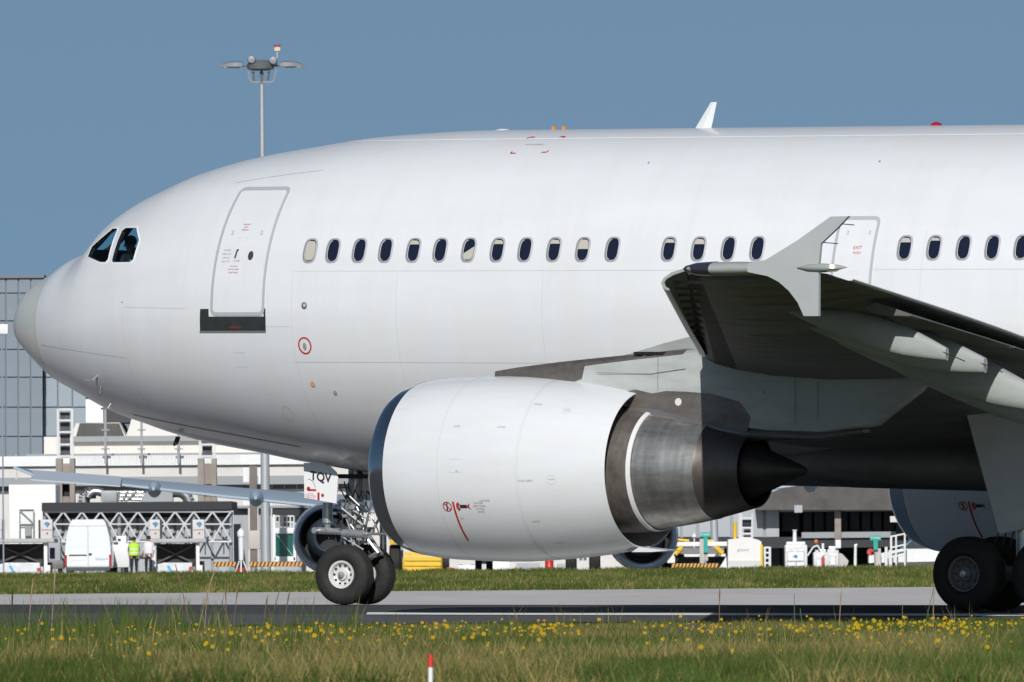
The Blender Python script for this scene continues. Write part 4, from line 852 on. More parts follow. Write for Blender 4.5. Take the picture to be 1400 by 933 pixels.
# ---- white blank container behind the left loader
wc = empty('white_wall_block', (xa(45, 608), 608, GA), 0, 'big plain white windowless block behind the leftmost cargo loader', 'container')
g = MB(); bx(g, 12, 77, 663, 790, 608, 6, b=.04); lk(g, 'shell', mat('block_white', (.74, .74, .73), .5, var=.03, scale=1), wc, 30)
g = MB(); bx(g, 27, 46, 697.5, 716.5, 607.8, .1); lk(g, 'hatch', cwhite, wc); g = MB(); g.tube(P3(27, 698, 607.7), P3(46, 716, 607.7), .03); [g.tube(P3(*a_, 607.7), P3(*c_, 607.7), .025) for a_, c_ in (((27, 697), (46, 697)), ((46, 697), (46, 740)), ((27, 717), (46, 717)), ((27, 697), (27, 740)))]; lk(g, 'hatch_rail', steelg, wc)
g = MB(); bx(g, 34, 43, 719, 733, 607.75, .15); lk(g, 'fan_unit', steelg, wc)
# ---- truss canopy
cn = empty('truss_canopy', (xa(187, 600), 600, GA), 0, 'flat dark roofed canopy on white lattice trusses behind the van and the two workers', 'canopy')
g = MB(); bx(g, 57, 317, 687.5, 697, 598.1, 12); lk(g, 'roof_slab', tdark, cn)
g = MB(); bx(g, 60, 315, 703, 707, 599.3, .3); lk(g, 'fascia', tdark, cn)
for k in range(10):
    x0 = 61 + 25.5 * k; panel(x0, x0 + 25, 699, 786, 599.7, wallg, cn, 'wall_panel', gap=.08, dep=.1)
g = MB(); bx(g, 60, 316, 699, 790, 599.85, .5); lk(g, 'wall_frame', steelg, cn)
for y, r in ((699.5, .06), (717, .035), (741, .05)):
    lk(MB().tube(P3(58, y, 598.3), P3(316, y, 598.3), r, n=8), 'truss_chord', steelw, cn)
for k in range(10):
    x0 = 61 + 25.5 * k
    for a_, c_ in (((x0, 700), (x0 + 12.7, 717)), ((x0 + 25.5, 700), (x0 + 12.7, 717)), ((x0 + 12.7, 717), (x0, 741)), ((x0 + 12.7, 717), (x0 + 25.5, 741))):
        lk(MB().tube(P3(*a_, 598.3), P3(*c_, 598.3), .045, n=6), 'truss_brace', steelw, cn)
    if k % 2 == 0: lk(MB().tube(P3(x0, 700, 598.6), P3(x0, 788, 598.6), .09, n=8), 'post', steelg, cn)
    lk(MB().tube(P3(x0 + 12.7, 717, 598.6), P3(x0 + 12.7, 741, 598.6), .03, n=6), 'truss_brace', steelg, cn)
lk(MB().tube(P3(316, 700, 598.6), P3(316, 788, 598.6), .09, n=8), 'post', steelg, cn)
# ---- ductwork on the canopy roof
dw = empty('roof_ductwork', (xa(185, 606), 606, at(185, 687, 606)[1]), 0, 'silver ventilation ducts lying on the dark canopy roof', 'ductwork')
def arc(x0, y0, x1, y1, x2, y2, r, Y, name):
    pts = []
    for k in range(9):
        t = k / 8; pts.append(P3((1 - t)**2 * x0 + 2 * t * (1 - t) * x1 + t * t * x2, (1 - t)**2 * y0 + 2 * t * (1 - t) * y1 + t * t * y2, Y))
    lk(MB().path(pts, r, 12), name, duct, dw, 50)
arc(115, 687, 114, 671, 132, 674, .28, 605, 'duct_bend'); g = MB(); bx(g, 138, 160, 671, 686, 604, 1.5, b=.06); lk(g, 'air_handler', mat('handler_grey', (.30, .32, .33), .45), dw, 30)
for y in (673, 678, 683): lk(MB().tube(P3(158, y, 604.6), P3(196, y, 604.6), .07, n=10), 'duct_pipe', duct, dw, 50)
for k in range(3): lk(MB().tube(P3(163 + 12 * k, 671, 604.4), P3(161 + 5 * k, 687, 604.4), .05, n=8), 'duct_band', steelg, dw)
g = MB(); g.prism([at(192, 687, 603.6), at(196, 677, 603.6), at(203, 671, 603.6), at(232, 671, 603.6), at(236, 676, 603.6), at(236, 687, 603.6)], 603.6, 605.2); lk(g, 'air_handler', MATS['handler_grey'], dw)
arc(232, 674, 254, 668, 259, 687, .26, 605.2, 'duct_bend'); arc(140, 674, 125, 668, 120, 680, .2, 604.5, 'duct_bend')
# ---- wall between canopy and mast
sw = empty('grey_panel_wall', (xa(345, 612), 612, GA), 0, 'grey panelled wall with a brown column just left of the tall mast', 'wall')
for x0, x1 in ((318, 341), (352, 372), (373, 420)): panel(x0, x1, 694, 790, 612, wallg, sw, 'wall_panel', gap=.08, dep=.2)
g = MB(); bx(g, 341, 352, 637, 790, 611.2, .9); lk(g, 'column', mat('column_brown', (.17, .14, .125), .7, var=.15, scale=2), sw)
for x0, x1, y0, y1 in ((332, 341, 639, 660), (352.5, 358, 639, 662), (332, 341, 671, 691), (352, 372, 672, 692)): panel(x0, x1, y0, y1, 611.6, cwhite, sw, 'white_panel', gap=.03, dep=.15)
g = MB(); bx(g, 317, 480, 692, 694, 611.4, .7); bx(g, 372, 480, 694, 706, 611.5, .6, 1); lk(g, 'string_course', [steelg, tdark], sw)

# ---- masts
def mast(x0, y0, x1, y1, Y, r0, r1, m):
    a, c = at(x0, y0, Y); d, e = at(x1, y1, Y); return MB().tube((a, Y, GA), (d, Y, e), r0, r1, 20), a
lm = empty('floodlight_mast', (at(363.5, 770, 590)[0], 590, GA), 0, 'very tall grey mast carrying a ring of floodlights above the airliner cockpit roof', 'light mast')
X0, _ = at(363.5, 770, 590); X1, Z1 = at(357.6, 98, 590)
o = MB().tube((X0, 590, GA), (X1, 590, Z1), .235, .085, 20); lk(o, 'pole', mat('galvanised', (.42, .44, .45), .45, metal=.3, var=.06, scale=2), lm, 50)
hx, hz = at(357.5, 88, 590)
g = MB(); g.lathe([(-.42, .45), (-.36, .6), (-.16, .64), (-.04, .5), (.04, .3)], (hx - .05, 590, hz + .15), 'Z', 20); lk(g, 'head_ring', mat('mast_dark', (.12, .125, .13), .5), lm, 40)
def mp_(x, y): a, c = at(x, y, 590); return (a, 590 - .1, c)
g = MB().path([mp_(339, 96), mp_(342, 110), mp_(345, 113), mp_(371, 113), mp_(374, 111), mp_(378, 94)], .045, 6); lk(g, 'lifting_cradle', steelg, lm)
g = MB(); [g.tube(mp_(*a_), mp_(*c_), .06, n=6) for a_, c_ in (((346, 98), (347, 111)), ((357.5, 92), (357.5, 113)), ((368, 98), (366, 110)))]; lk(g, 'cradle_strut', MATS['mast_dark'], lm)
for k, (xa1, xb1, yy, dy) in enumerate(((299, 332, 90, 0), (383, 416, 89.5, 0), (336, 352, 82, -6), (365, 382, 83, -6))):
    pts = []; a, c = at(xa1, yy, 590); d, e = at(xb1, yy, 590); g = MB()
    if k < 2:
        secs = []; sg = 1 if k == 0 else -1
        for t, h in ((0, .02), (.2, .12), (.5, .20), (.8, .22), (1, .18)):
            tt_ = t if k == 0 else 1 - t; x = a + (d - a) * tt_ if k == 0 else a + (d - a) * tt_
            secs.append([(x, 590 + q, c + zz) for q, zz in ((-.3 * (h / .14), -.06), (.3 * (h / .14), -.06), (.3 * (h / .14), h * .6), (0, h), (-.3 * (h / .14), h * .6))])
        g.loft(secs); lk(g, 'floodlight', mat('floodlight_grey', (.24, .25, .27), .45), lm, 30)
        g = MB().box(min(a, d) + .25, max(a, d) - .15, 589.72, 590.28, c - .11, c - .06); lk(g, 'floodlight_glass', mat('lamp_glass_grey', (.3, .3, .31), .3), lm)
        g = MB().tube((d if k == 0 else a, 590, c), (hx, 590, c - .02), .05); lk(g, 'arm', MATS['mast_dark'], lm)
    else:
        g.lathe([(-.22, .02), (-.2, .16), (.1, .2), (.14, .17)], ((a + d) / 2, 589.6, c + .0), 'Y', 16); lk(g, 'floodlight', MATS['floodlight_grey'], lm, 40)
bxp, bzp = at(379, 66, 590)
lk(MB().tube((at(378, 90, 590)[0], 590, at(378, 90, 590)[1]), (bxp, 590, bzp - .1), .02), 'beacon_stem', steelw, lm)
lk(MB().box(bxp - .13, bxp + .13, 589.9, 590.1, bzp - .12, bzp + .05), 'beacon_base', mat('beacon_cream', (.6, .5, .3), .5), lm)
for dx in (-.09, .09): lk(MB().tube((bxp + dx, 590, bzp + .03), (bxp + dx, 590, bzp + .17), .055, n=10), 'beacon_lens', redlamp, lm)
m2 = empty('grey_mast', (at(978, 740, 592)[0], 592, GA), 0, 'plain grey mast behind the white loader with yellow arms', 'mast')
a0 = at(978, 740, 592)[0]; lk(MB().tube((a0, 592, GA), (a0 - .1, 592, 4.6), .18, .165, 20), 'pole', MATS['galvanised'], m2, 50)
lk(MB().tube((a0 - .1, 592, 4.6), (a0 - .1, 592, 4.7), .2, .2, 16), 'cap', steelg, m2)
# lamp at the far left edge
ll = empty('edge_lamp_post', (at(2, 600, 560)[0], 560, GA), 0, 'thin lamp post with a white box head at the left edge beside the airliner nose', 'lamp post')
a0, c0_ = at(2.5, 455, 560); lk(MB().tube((a0, 560, GA), (a0, 560, c0_), .035, n=10), 'pole', mat('pole_violet_grey', (.25, .27, .34), .5), ll)
g = MB(); bx(g, -6, 11, 443.5, 457, 559.9, .4, b=.05); lk(g, 'lamp_head', cwhite, ll, 40)

# ---- van
def box_local(mb, *a, **k): return mb
VY = 584; vx = at(120.5, 780, VY)[0]
van = empty('white_van', (vx, VY, GA), 0, 'white high roofed van seen from behind, parked between the loader and the two workers', 'van')
vanm = mat('van_white', (.74, .76, .76), .22, var=.02, scale=1, coat=.6)
def vsec(y, s=1.0, top=2.52, drop=0):
    hw = 1.04 * s; o = [(-hw * .98, y, .32), (-hw, y, .6), (-hw, y, 1.15), (-hw * .95, y, 1.7), (-hw * .83, y, 2.2 - drop), (-hw * .76, y, top - .12 - drop), (-hw * .66, y, top - drop), (hw * .66, y, top - drop), (hw * .76, y, top - .12 - drop), (hw * .83, y, 2.2 - drop), (hw * .95, y, 1.7), (hw, y, 1.15), (hw, y, .6), (hw * .98, y, .32)]; return o
MB().loft([vsec(0, .985), vsec(.06), vsec(3.6), vsec(4.1, .97, 2.3), vsec(4.7, .93, 1.55, .35), vsec(5.5, .88, 1.25, .6), vsec(5.75, .8, 1.0, .7)] if 0 else [vsec(0, .985), vsec(.06), vsec(3.7), vsec(4.0, .98, 2.48)]).build('body', vanm, van, smooth=30)
MB().loft([[(-.95, 4.0, .35), (-1.0, 4.0, 1.2), (-.85, 4.0, 2.1), (.85, 4.0, 2.1), (1.0, 4.0, 1.2), (.95, 4.0, .35)], [(-.93, 4.9, .35), (-.98, 4.9, 1.15), (-.88, 4.9, 1.35), (.88, 4.9, 1.35), (.98, 4.9, 1.15), (.93, 4.9, .35)], [(-.8, 5.6, .4), (-.85, 5.6, .9), (-.8, 5.6, 1.05), (.8, 5.6, 1.05), (.85, 5.6, .9), (.8, 5.6, .4)]]).build('bonnet', vanm, van, smooth=30)
for sd in (-1, 1):
    dr_ = MB().prism([(sd * .02, .42), (sd * .98, .42), (sd * 1.0, 1.15), (sd * .94, 1.7), (sd * .80, 2.22), (sd * .02, 2.22)], -.03, .0).build('rear_door', vanm, van)
    MB().bbox(sd * 1.0 - .05, sd * 1.0 + .05, -.05, .05, .38, .95, .015).build('tail_light', redlamp, van)
    MB().bbox(sd * 1.16 - .1, sd * 1.16 + .1, 3.4, 3.5, 1.38, 1.5, .02).build('door_mirror', mat('mirror_dark', (.06, .06, .065), .4), van)
    for y in (.9, 4.6): MB().lathe([(-.11, .2), (-.11, .33), (.11, .33), (.11, .2)], (sd * .88, y, .33), 'X', 20).build('wheel', rubber, van)
MB().box(.0, .018, -.035, -.028, .42, 2.22).build('door_gap', greym, van); MB().box(-.82, .82, -.036, .0, 2.215, 2.235).build('door_gap', greym, van); MB().box(-.97, .97, -.034, -.03, 1.28, 1.29).build('door_crease', mat('crease_grey', (.55, .56, .56), .4), van); MB().bbox(-.86, -.05, -.06, -.02, .88, .94, .01).build('plate_lamp_bar', blackm, van); MB().box(-.8, -.12, -.045, -.028, .68, .84).build('number_plate', cwhite, van)
MB().bbox(.04, .17, -.07, -.03, .90, 1.0, .01).build('door_handle', blackm, van); MB().bbox(-1.0, 1.0, -.06, .1, .20, .38, .03).build('bumper', mat('bumper_dark', (.05, .06, .06), .6), van)
v, f = textmesh('Safeport', .17); MB().add([(.62 + x, -.034, .73 + y) for x, y in v], f).build('lettering', mat('van_blue', (.05, .2, .42), .5), van, fix=False)
# ---- cargo loaders with two control pods
def loader(x0, x1, label, cyan=True):
    Y = 582; c = (x0 + x1) / 2; t = empty('cargo_loader', (at(c, 780, Y)[0], Y, GA), 0, label, 'cargo loader', 'cargo loaders on the apron')
    g = MB(); bx(g, x0, x1, 737, 742, Y - .2, 5, b=.04); lk(g, 'platform', mat('platform_grey', (.4, .4, .39), .6, var=.2, scale=3), t)
    for a_, c_ in ((x0 + 2, x0 + 17), (x1 - 19, x1 - 2)):
        g = MB(); bx(g, a_, c_, 710.5, 737, Y - .1, 1.0, b=.05); p_ = lk(g, 'control_pod', mat('pod_cream', (.58, .55, .53), .55, var=.05, scale=2), t, 30)
        m_ = (a_ + c_) / 2 + 1; g = MB(); g.prism([at(m_ - 4, 715, Y - .13), at(m_ + 1, 713.5, Y - .13), at(m_ + 4, 716, Y - .13), at(m_ + 1, 720, Y - .13), at(m_ - 1, 721, Y - .13), at(m_ - 1.5, 718, Y - .13), at(m_ - 4, 717, Y - .13)], Y - .14, Y - .12); lk(g, 'logo_mark', mat('logo_blue', (.06, .22, .42), .5), p_)
        g = MB(); bx(g, m_ - 1, m_ + 1, 728, 730, Y - .16, .05); lk(g, 'red_button', redm, p_); g = MB(); bx(g, a_ + 1, c_ - 1, 724, 724.7, Y - .13, .05); lk(g, 'pod_joint', steelg, p_)
        g = MB(); bx(g, a_ - 2.5 if a_ > c else c_, a_ if a_ > c else c_ + 2.5, 711, 737, Y + .1, .6); lk(g, 'pod_side', blackm, p_)
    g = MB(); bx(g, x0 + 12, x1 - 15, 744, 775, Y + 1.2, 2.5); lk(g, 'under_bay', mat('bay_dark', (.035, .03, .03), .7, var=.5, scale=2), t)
    for a_ in (x0 + 6, x1 - 14):
        g = MB(); bx(g, a_, a_ + 5, 742, 783, Y + .1, .4); lk(g, 'front_post', cwhite, t)
    for a_, b2, c_, d_ in ((x0 + 13, 770, x1 - 18, 746), (x0 + 13, 746, x1 - 18, 770)): lk(MB().tube(P3(a_, b2, Y + 1.0), P3(c_, d_, Y + 1.0), .05, n=6), 'scissor_arm', mat('scissor_dark', (.10, .09, .085), .5), t)
    g = MB(); g.prism([at(x0 + 10, 785, Y - .6), at(x0 + 12, 772, Y - .6), at(x0 + 22, 769.5, Y - .6), at(x1 - 20, 769.5, Y - .6), at(x1 - 18, 785, Y - .6)], Y - .6, Y + .6); lk(g, 'chassis', mat('chassis_white', (.66, .67, .68), .4, var=.2, scale=4), t)
    g = MB(); m_ = x0 + 26; g.prism([at(m_, 774, Y - .63), at(m_ + 3, 773, Y - .63), at(m_ + 10, 785, Y - .63), at(m_ + 6, 785, Y - .63)], Y - .63, Y - .61); lk(g, 'cyan_stripe', mat('cyan', (.05, .36, .6), .5), t)
    g = MB(); bx(g, x0 + 1, x0 + 9, 776, 785, Y - .2, 1, b=.04); lk(g, 'step_box', cwhite, t); g = MB(); bx(g, x1 - 14, x1 - 5, 773, 785, Y, 1, b=.04); lk(g, 'side_box', cwhite, t)
    for a_ in (x0 + 3, x1 - 9):
        q = at(a_ + 3, 785, Y + 1.5)[0]; lk(MB().lathe([(-.12, .1), (-.12, .3), (.12, .3), (.12, .1)], (q, Y + 1.5, GA + .3), 'X', 16), 'wheel', rubber, t)
    q = at(x1 - 21, 779, Y - .7)[0]; lk(MB().lathe([(-.01, .001), (-.01, .09), (.01, .09)], (q, Y - .62, GA + .28), 'Y', 12), 'tail_lamp', redm, t)
loader(-14, 74, 'cargo loader with cream control pods, the leftmost one in front of the white block'); loader(202, 282, 'cargo loader with cream control pods just right of the two workers')
for nm, x0, x1, y0, y1, lab in (('luggage_tug', 60, 87, 757, 785, 'low dark baggage tug squeezed between left loader and the white van'), ('baggage_cart', 153, 177, 733, 783, 'pale baggage cart standing right behind the white van')):
    t = empty(nm, (at((x0 + x1) / 2, 780, 590)[0], 590, GA), 0, lab, 'tug' if 'tug' in nm else 'cart')
    g = MB(); bx(g, x0, x1, y0 + 10, y1 - 7, 590, 2, b=.05); lk(g, 'body', mat('tug_body', (.16, .15, .15), .5) if 'tug' in nm else cwhite, t, 30)
    g = MB(); bx(g, x0 + 6, x1 - 4, y0 - (22 if 'tug' in nm else 0), y0 + 10, 590.6, .9, b=.05); lk(g, 'cab', wallg if 'tug' in nm else cwhite, t, 30)
    g = MB(); bx(g, x0 + 8, x1 - 12, y0 - (8 if 'tug' in nm else -4), y0 + 6, 590.5, .1); lk(g, 'cab_window', panem, t)
    for a_ in (x0 + 4, x1 - 5): lk(MB().lathe([(-.1, .1), (-.1, .26), (.1, .26), (.1, .1)], (at(a_, 780, 590)[0], 590.4, GA + .26), 'X', 16), 'wheel', rubber, t)
# ---- lantern beacon on red-white trestle, cabinet, stairs unit, barrier
t = empty('white_lantern', (at(330, 780, 585)[0], 585, GA), 0, 'white lantern post on a red footed tripod left of the beige cabinet', 'lantern')
a0 = at(330, 780, 585)[0]; lz = lambda y: at(330, y, 585)[1]
lk(MB().tube((a0, 585, lz(766)), (a0, 585, lz(734)), .11, .13, 14), 'column', cwhite, t, 40); lk(MB().lathe([(lz(734), .17), (lz(728), .18), (lz(725), .12), (lz(722.5), .02)], (a0, 585, 0), 'Z', 16), 'lantern_head', cwhite, t, 40); lk(MB().tube((a0, 585, lz(723)), (a0, 585, lz(714)), .02), 'rod', steelg, t)
for k in range(3):
    q = 2 * math.pi * k / 3 + .5; lk(MB().tube((a0, 585, lz(760)), (a0 + .36 * math.cos(q), 585 + .36 * math.sin(q), GA), .035), 'leg', cwhite, t)
lk(MB().lathe([(0, .22), (.12, .2), (.2, .12), (.22, .02)], (a0, 585, GA + .1), 'Z', 14), 'red_foot', redm, t)
t = empty('beige_cabinet', (at(347, 780, 586)[0], 586, GA), 0, 'beige electrical cabinet on a brown stand beside the tall mast', 'cabinet')
g = MB(); bx(g, 339, 356, 725.5, 751, 586, .4, b=.05); lk(g, 'case', mat('cabinet_beige', (.46, .42, .38), .6), t, 30); g = MB(); bx(g, 343, 350, 751, 788, 586.1, .2); lk(g, 'stand', MATS['column_brown'], t)
t = empty('glazed_stair_unit', (at(389, 780, 600)[0], 600, GA), 0, 'white framed passenger stair unit with green glass and a railed top right of the mast', 'stair unit')
g = MB(); bx(g, 375, 405, 722, 730, 600, 2.4, b=.08); bx(g, 373, 377, 704, 766, 600, 2.4); bx(g, 401, 405, 728, 766, 600, 2.4); bx(g, 374, 405, 761, 770, 600, 2.4, b=.05); lk(g, 'frame', cwhite, t, 30)
g = MB(); bx(g, 377, 401, 730, 761, 600.15, .08); lk(g, 'green_glass', mat('green_glass', (.01, .10, .085), .12), t); lk(MB().tube(P3(378, 731, 600.0), P3(400, 760, 600.0), .03), 'handrail', mat('rail_green', (.2, .4, .3), .5), t)
for k in range(6):
    lk(MB().tube(P3(377 + 5 * k, 722, 600.3), P3(377 + 5 * k, 706, 600.3), .035), 'railing_post', steelw, t)
lk(MB().tube(P3(377, 706, 600.3), P3(402, 706, 600.3), .04), 'railing', steelw, t); lk(MB().tube(P3(377, 714, 600.3), P3(402, 714, 600.3), .03), 'railing', steelw, t); g = MB(); bx(g, 383, 397, 705, 720, 601.5, .8, b=.06); lk(g, 'vent_drum', mat('drum_brown', (.16, .13, .12), .6), t)
def hazard(x0, x1, y0, y1, Y, n, lab):
    t = empty('striped_barrier', (at((x0 + x1) / 2, 780, Y)[0], Y, GA), 0, lab, 'barrier', 'striped barriers')
    g = MB(); bx(g, x0, x1, y0, y1, Y, .3); lk(g, 'beam', blackm, t); wd = (x1 - x0) / n
    for k in range(n):
        a_ = x0 + wd * k; g = MB(); g.prism([at(a_, y1 - .2, Y), at(a_ + wd * .5, y1 - .2, Y), at(min(a_ + wd * .95, x1), y0 + .2, Y), at(min(a_ + wd * .45, x1), y0 + .2, Y)], Y - .02, Y - .003); lk(g, 'stripe', orange, t)
    for a_ in (x0 + 4, x1 - 5): g = MB(); bx(g, a_, a_ + 3, y1, 787, Y + .05, .15); lk(g, 'foot', steelg, t)
hazard(292, 323, 768.5, 774.5, 578, 6, 'yellow and black striped barrier left of the white lantern'); hazard(341, 414, 768.5, 774.5, 578, 14, 'long yellow and black striped barrier at the foot of the tall mast'); hazard(918, 982, 770.5, 776.5, 576, 13, 'orange and black striped barrier under the loader with yellow arms')
# ---- yellow machines behind the nose wheel
t = empty('yellow_tractor', (at(578, 780, 560)[0], 560, GA), 0, 'yellow pushback tractor with slatted side behind the nose wheel and engine', 'tractor')
g = MB(); bx(g, 550, 605, 762, 787, 560, 3.5, b=.06); lk(g, 'body', mat('yellow_shade', (.5, .33, .03), .5), t, 30)
for k, (y0, y1) in enumerate(((755, 760.5), (761.5, 767), (768, 774), (775, 785))): g = MB(); g.prism([at(553 + (3 - k) * 0, y1, 559.9), at(603, y1, 559.9), at(603 - (3 - k) * 3 if k < 1 else 603, y0, 559.9), at(553, y0, 559.9)], 559.7, 559.9); lk(g, 'slat_panel', yel, t)
g = MB(); bx(g, 534, 550, 722, 750, 562, 2, b=.05); lk(g, 'cab', yel, t, 30); lk(MB().tube(P3(531, 786, 559.5), P3(537, 738, 559.5), .1, n=8), 'boom', yel, t)
for a_ in (545, 608): lk(MB().lathe([(-.2, .2), (-.2, .5), (.2, .5), (.2, .2)], (at(a_, 780, 560)[0], 561, GA + .5), 'X', 20), 'wheel', rubber, t)
g = MB(); bx(g, 540, 551, 740, 772, 561, 1); lk(g, 'rear_guard', steelg, t)
t = empty('orange_chock', (at(615, 780, 556)[0], 556, GA), 0, 'small orange chock on the apron right of the yellow tractor', 'chock'); g = MB(); g.prism([at(609, 787, 556), at(611, 776, 556), at(619, 776, 556), at(622, 787, 556)], 556, 556.5); lk(g, 'block', mat('chock_orange', (.65, .12, .02), .5), t)
for k, (a_, b2, y0, y1, m_, lab) in enumerate(((626, 650, 773, 787, cwhite, 'low white baggage dolly under the engine, left one'), (665, 698, 768, 787, cwhite, 'long low white dolly under the middle of the engine'), (706, 738, 770, 787, wallg, 'grey dolly left of the red barrel under the engine'), (762, 786, 771, 787, wallg, 'grey dolly right of the red barrel under the engine'))):
    t = empty('baggage_dolly', (at((a_ + b2) / 2, 780, 575)[0], 575, GA), 0, lab, 'dolly', 'dollies under the engine'); g = MB(); bx(g, a_, b2, y0, y1 - 7, 575, 2, b=.03); lk(g, 'deck', m_, t)
    for q in (a_ + 4, b2 - 4): lk(MB().lathe([(-.08, .05), (-.08, .18), (.08, .18), (.08, .05)], (at(q, 780, 575)[0], 575.3, GA + .18), 'X', 14), 'wheel', rubber, t)
    lk(MB().tube(P3(b2, y1 - 8, 575.2), P3(b2 + 5, y1 - 4, 575.2), .03), 'tow_bar', steelg, t)
t = empty('red_barrel', (at(751, 780, 570)[0], 570, GA), 0, 'red barrel standing on the apron below the middle of the engine', 'barrel')
z0_, z1_ = at(751, 786, 570)[1], at(751, 766, 570)[1]; r_ = .19; lk(MB().lathe([(z0_, .001), (z0_, r_), ((z0_ + z1_) / 2 - .02, r_), ((z0_ + z1_) / 2, r_ + .012), ((z0_ + z1_) / 2 + .02, r_), (z1_, r_), (z1_, .001)], (at(751, 780, 570)[0], 570, 0), 'Z', 20), 'drum', mat('barrel_red', (.5, .02, .015), .4), t, 40); g = MB(); bx(g, 747.5, 754, 777, 781, 569.79, .02); lk(g, 'white_label', cwhite, t)
# ---- right side equipment
t = empty('yellow_arm_loader', (at(950, 780, 584)[0], 584, GA), 0, 'white belt loader frame with yellow support arms left of the white box truck', 'loader')
g = MB(); bx(g, 912, 994, 741.5, 747, 584, .5, b=.03); lk(g, 'top_rail', cwhite, t); g = MB(); bx(g, 912, 923, 750, 770, 584, .6, b=.03); lk(g, 'side_box', cwhite, t); g = MB(); bx(g, 935, 992, 758, 761, 584.5, .4); lk(g, 'lower_rail', cwhite, t)
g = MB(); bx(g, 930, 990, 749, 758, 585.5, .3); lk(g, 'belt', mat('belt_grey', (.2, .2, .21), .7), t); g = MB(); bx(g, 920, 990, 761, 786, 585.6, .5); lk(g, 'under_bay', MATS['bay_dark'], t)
for a_, c_ in (((933, 748), (923, 758)), ((978, 748), (988, 757))): lk(MB().tube(P3(*a_, 583.8), P3(*c_, 583.8), .12, n=8), 'yellow_arm', yel, t)
g = MB(); bx(g, 956.5, 963, 737, 771, 583.6, .3); lk(g, 'post', MATS['cabinet_beige'], t)
lk(MB().tube(P3(914, 737, 584.2), P3(942, 739.5, 584.2), .06), 'yellow_rail', yel, t); lk(MB().tube(P3(966, 739.5, 584.2), P3(976, 740, 584.2), .06), 'yellow_rail', yel, t)
g = MB(); g.prism([at(978, 786, 583.9), at(993, 761, 583.9), at(994, 786, 583.9)], 583.9, 585); lk(g, 'ramp', cwhite, t)
for a_ in (925, 985): lk(MB().lathe([(-.1, .1), (-.1, .28), (.1, .28), (.1, .1)], (at(a_, 780, 584)[0], 585, GA + .28), 'X', 16), 'wheel', rubber, t)
t = empty('domed_beacon', (at(950, 780, 588)[0], 588, GA), 0, 'small white domed beacon on a stem above the loader with yellow arms', 'beacon'); a0 = at(949.5, 780, 588)[0]
lk(MB().tube((a0, 588, GA), (a0, 588, at(950, 735, 588)[1]), .04), 'stem', steelw, t); lk(MB().lathe([(0, .12), (.05, .13), (.1, .1), (.2, .02)], (a0, 588, at(950, 735, 588)[1]), 'Z', 14), 'dome', cwhite, t, 40)
def gsign(x, y0, y1, ys_, lab, base):
    t = empty('green_stand_sign', (at(x, 780, 580)[0], 580, GA), 0, lab, 'sign', 'green stand signs'); g = MB(); bx(g, x - 7.5, x + 7.5, y0, y0 + 6.5, 580, .15); h = lk(g, 'head_board', greens, t); g = MB(); bx(g, x - 2.8, x + 3.2, y0 + 6.5, y1, 580.02, .12); lk(g, 'stem_board', greens, t)
    for k, (tx, yy) in enumerate((('STAND', y0 + 3.2), )):
        v, f = textmesh('STAND', .13); X_, Z_ = at(x, yy, 580); MB().add([(X_ - t.location.x + a, -.01, Z_ - GA + c) for a, c in v], f).build('lettering', cwhite, t, fix=False)
    g = MB(); bx(g, x + base, x + base + 9, ys_, 776 if base > -3 else 767, 580.2, .3, b=.02); lk(g, 'base_cabinet', MATS['cabinet_beige'], t); lk(MB().tube((at(x, 780, 580)[0], 580.25, GA), (at(x, 780, 580)[0], 580.25, at(x, y1, 580)[1]), .06), 'post', steelg, t)
gsign(964.5, 728, 755.5, 755.5, 'green T shaped stand sign in front of the loader with yellow arms', -5.5); gsign(1197, 732.5, 752, 750, 'green T shaped stand sign beside the round red disc', -1.5)
t = empty('white_box_truck', (at(1018, 780, 582)[0], 582, GA), 0, 'white box truck body with a ladder frame standing on its roof', 'truck')
g = MB(); g.prism([at(995, 787, 582), at(995.5, 738, 582), at(1000, 737.4, 582), at(1012, 736, 582), at(1026, 736, 582), at(1036, 738, 582), at(1041, 741, 582), at(1041.5, 787, 582)], 582, 585.5); lk(g, 'box_body', mat('truck_white', (.70, .68, .65), .5, var=.04, scale=1.5), t, 30)
g = MB(); bx(g, 995.5, 1040.5, 767, 782, 581.95, .04); lk(g, 'lower_panel', mat('truck_grey', (.55, .54, .52), .6), t); g = MB(); bx(g, 1039.5, 1043, 745, 775, 581.9, .2); lk(g, 'yellow_edge', yel, t)
for a_, b2 in ((1005, 714), ): lk(MB().tube(P3(a_, 737, 583.5), P3(a_, 714, 583.5), .08, n=8), 'yellow_post', yel, t)
for a_ in (1013.5, 1028.5, 1011): lk(MB().tube(P3(a_, 737, 583), P3(a_ , 702, 583), .05, n=6), 'ladder_rail', steelw, t)
for y in (736, 730, 722, 709): lk(MB().tube(P3(1013, y, 583), P3(1029, y, 583), .05, n=6), 'ladder_rung', steelw, t)
g = MB(); bx(g, 1015, 1029, 711, 721, 583.2, .5, b=.05); lk(g, 'lamp_cluster', black, t); g = MB(); bx(g, 1017, 1026, 723, 735, 583.3, .3); lk(g, 'cable_drum', MATS['tray_dark'], t); v, f = textmesh('ground', .18); MB().add([(at(1016, 752, 582)[0] - t.location.x + a, -.02, at(1016, 752, 582)[1] - GA + c) for a, c in v], f).build('lettering', greym, t, fix=False)
for a_ in (1001, 1035): lk(MB().lathe([(-.12, .1), (-.12, .35), (.12, .35), (.12, .1)], (at(a_, 780, 582)[0], 583, GA + .34), 'X', 16), 'wheel', rubber, t)
t = empty('white_gate_post', (at(1049, 780, 583)[0], 583, GA), 0, 'short white ladder-like frame right of the white box truck', 'frame')
for a_ in (1045.5, 1052.5): lk(MB().tube(P3(a_, 786, 583), P3(a_, 748, 583), .06, n=6), 'rail', cwhite, t)
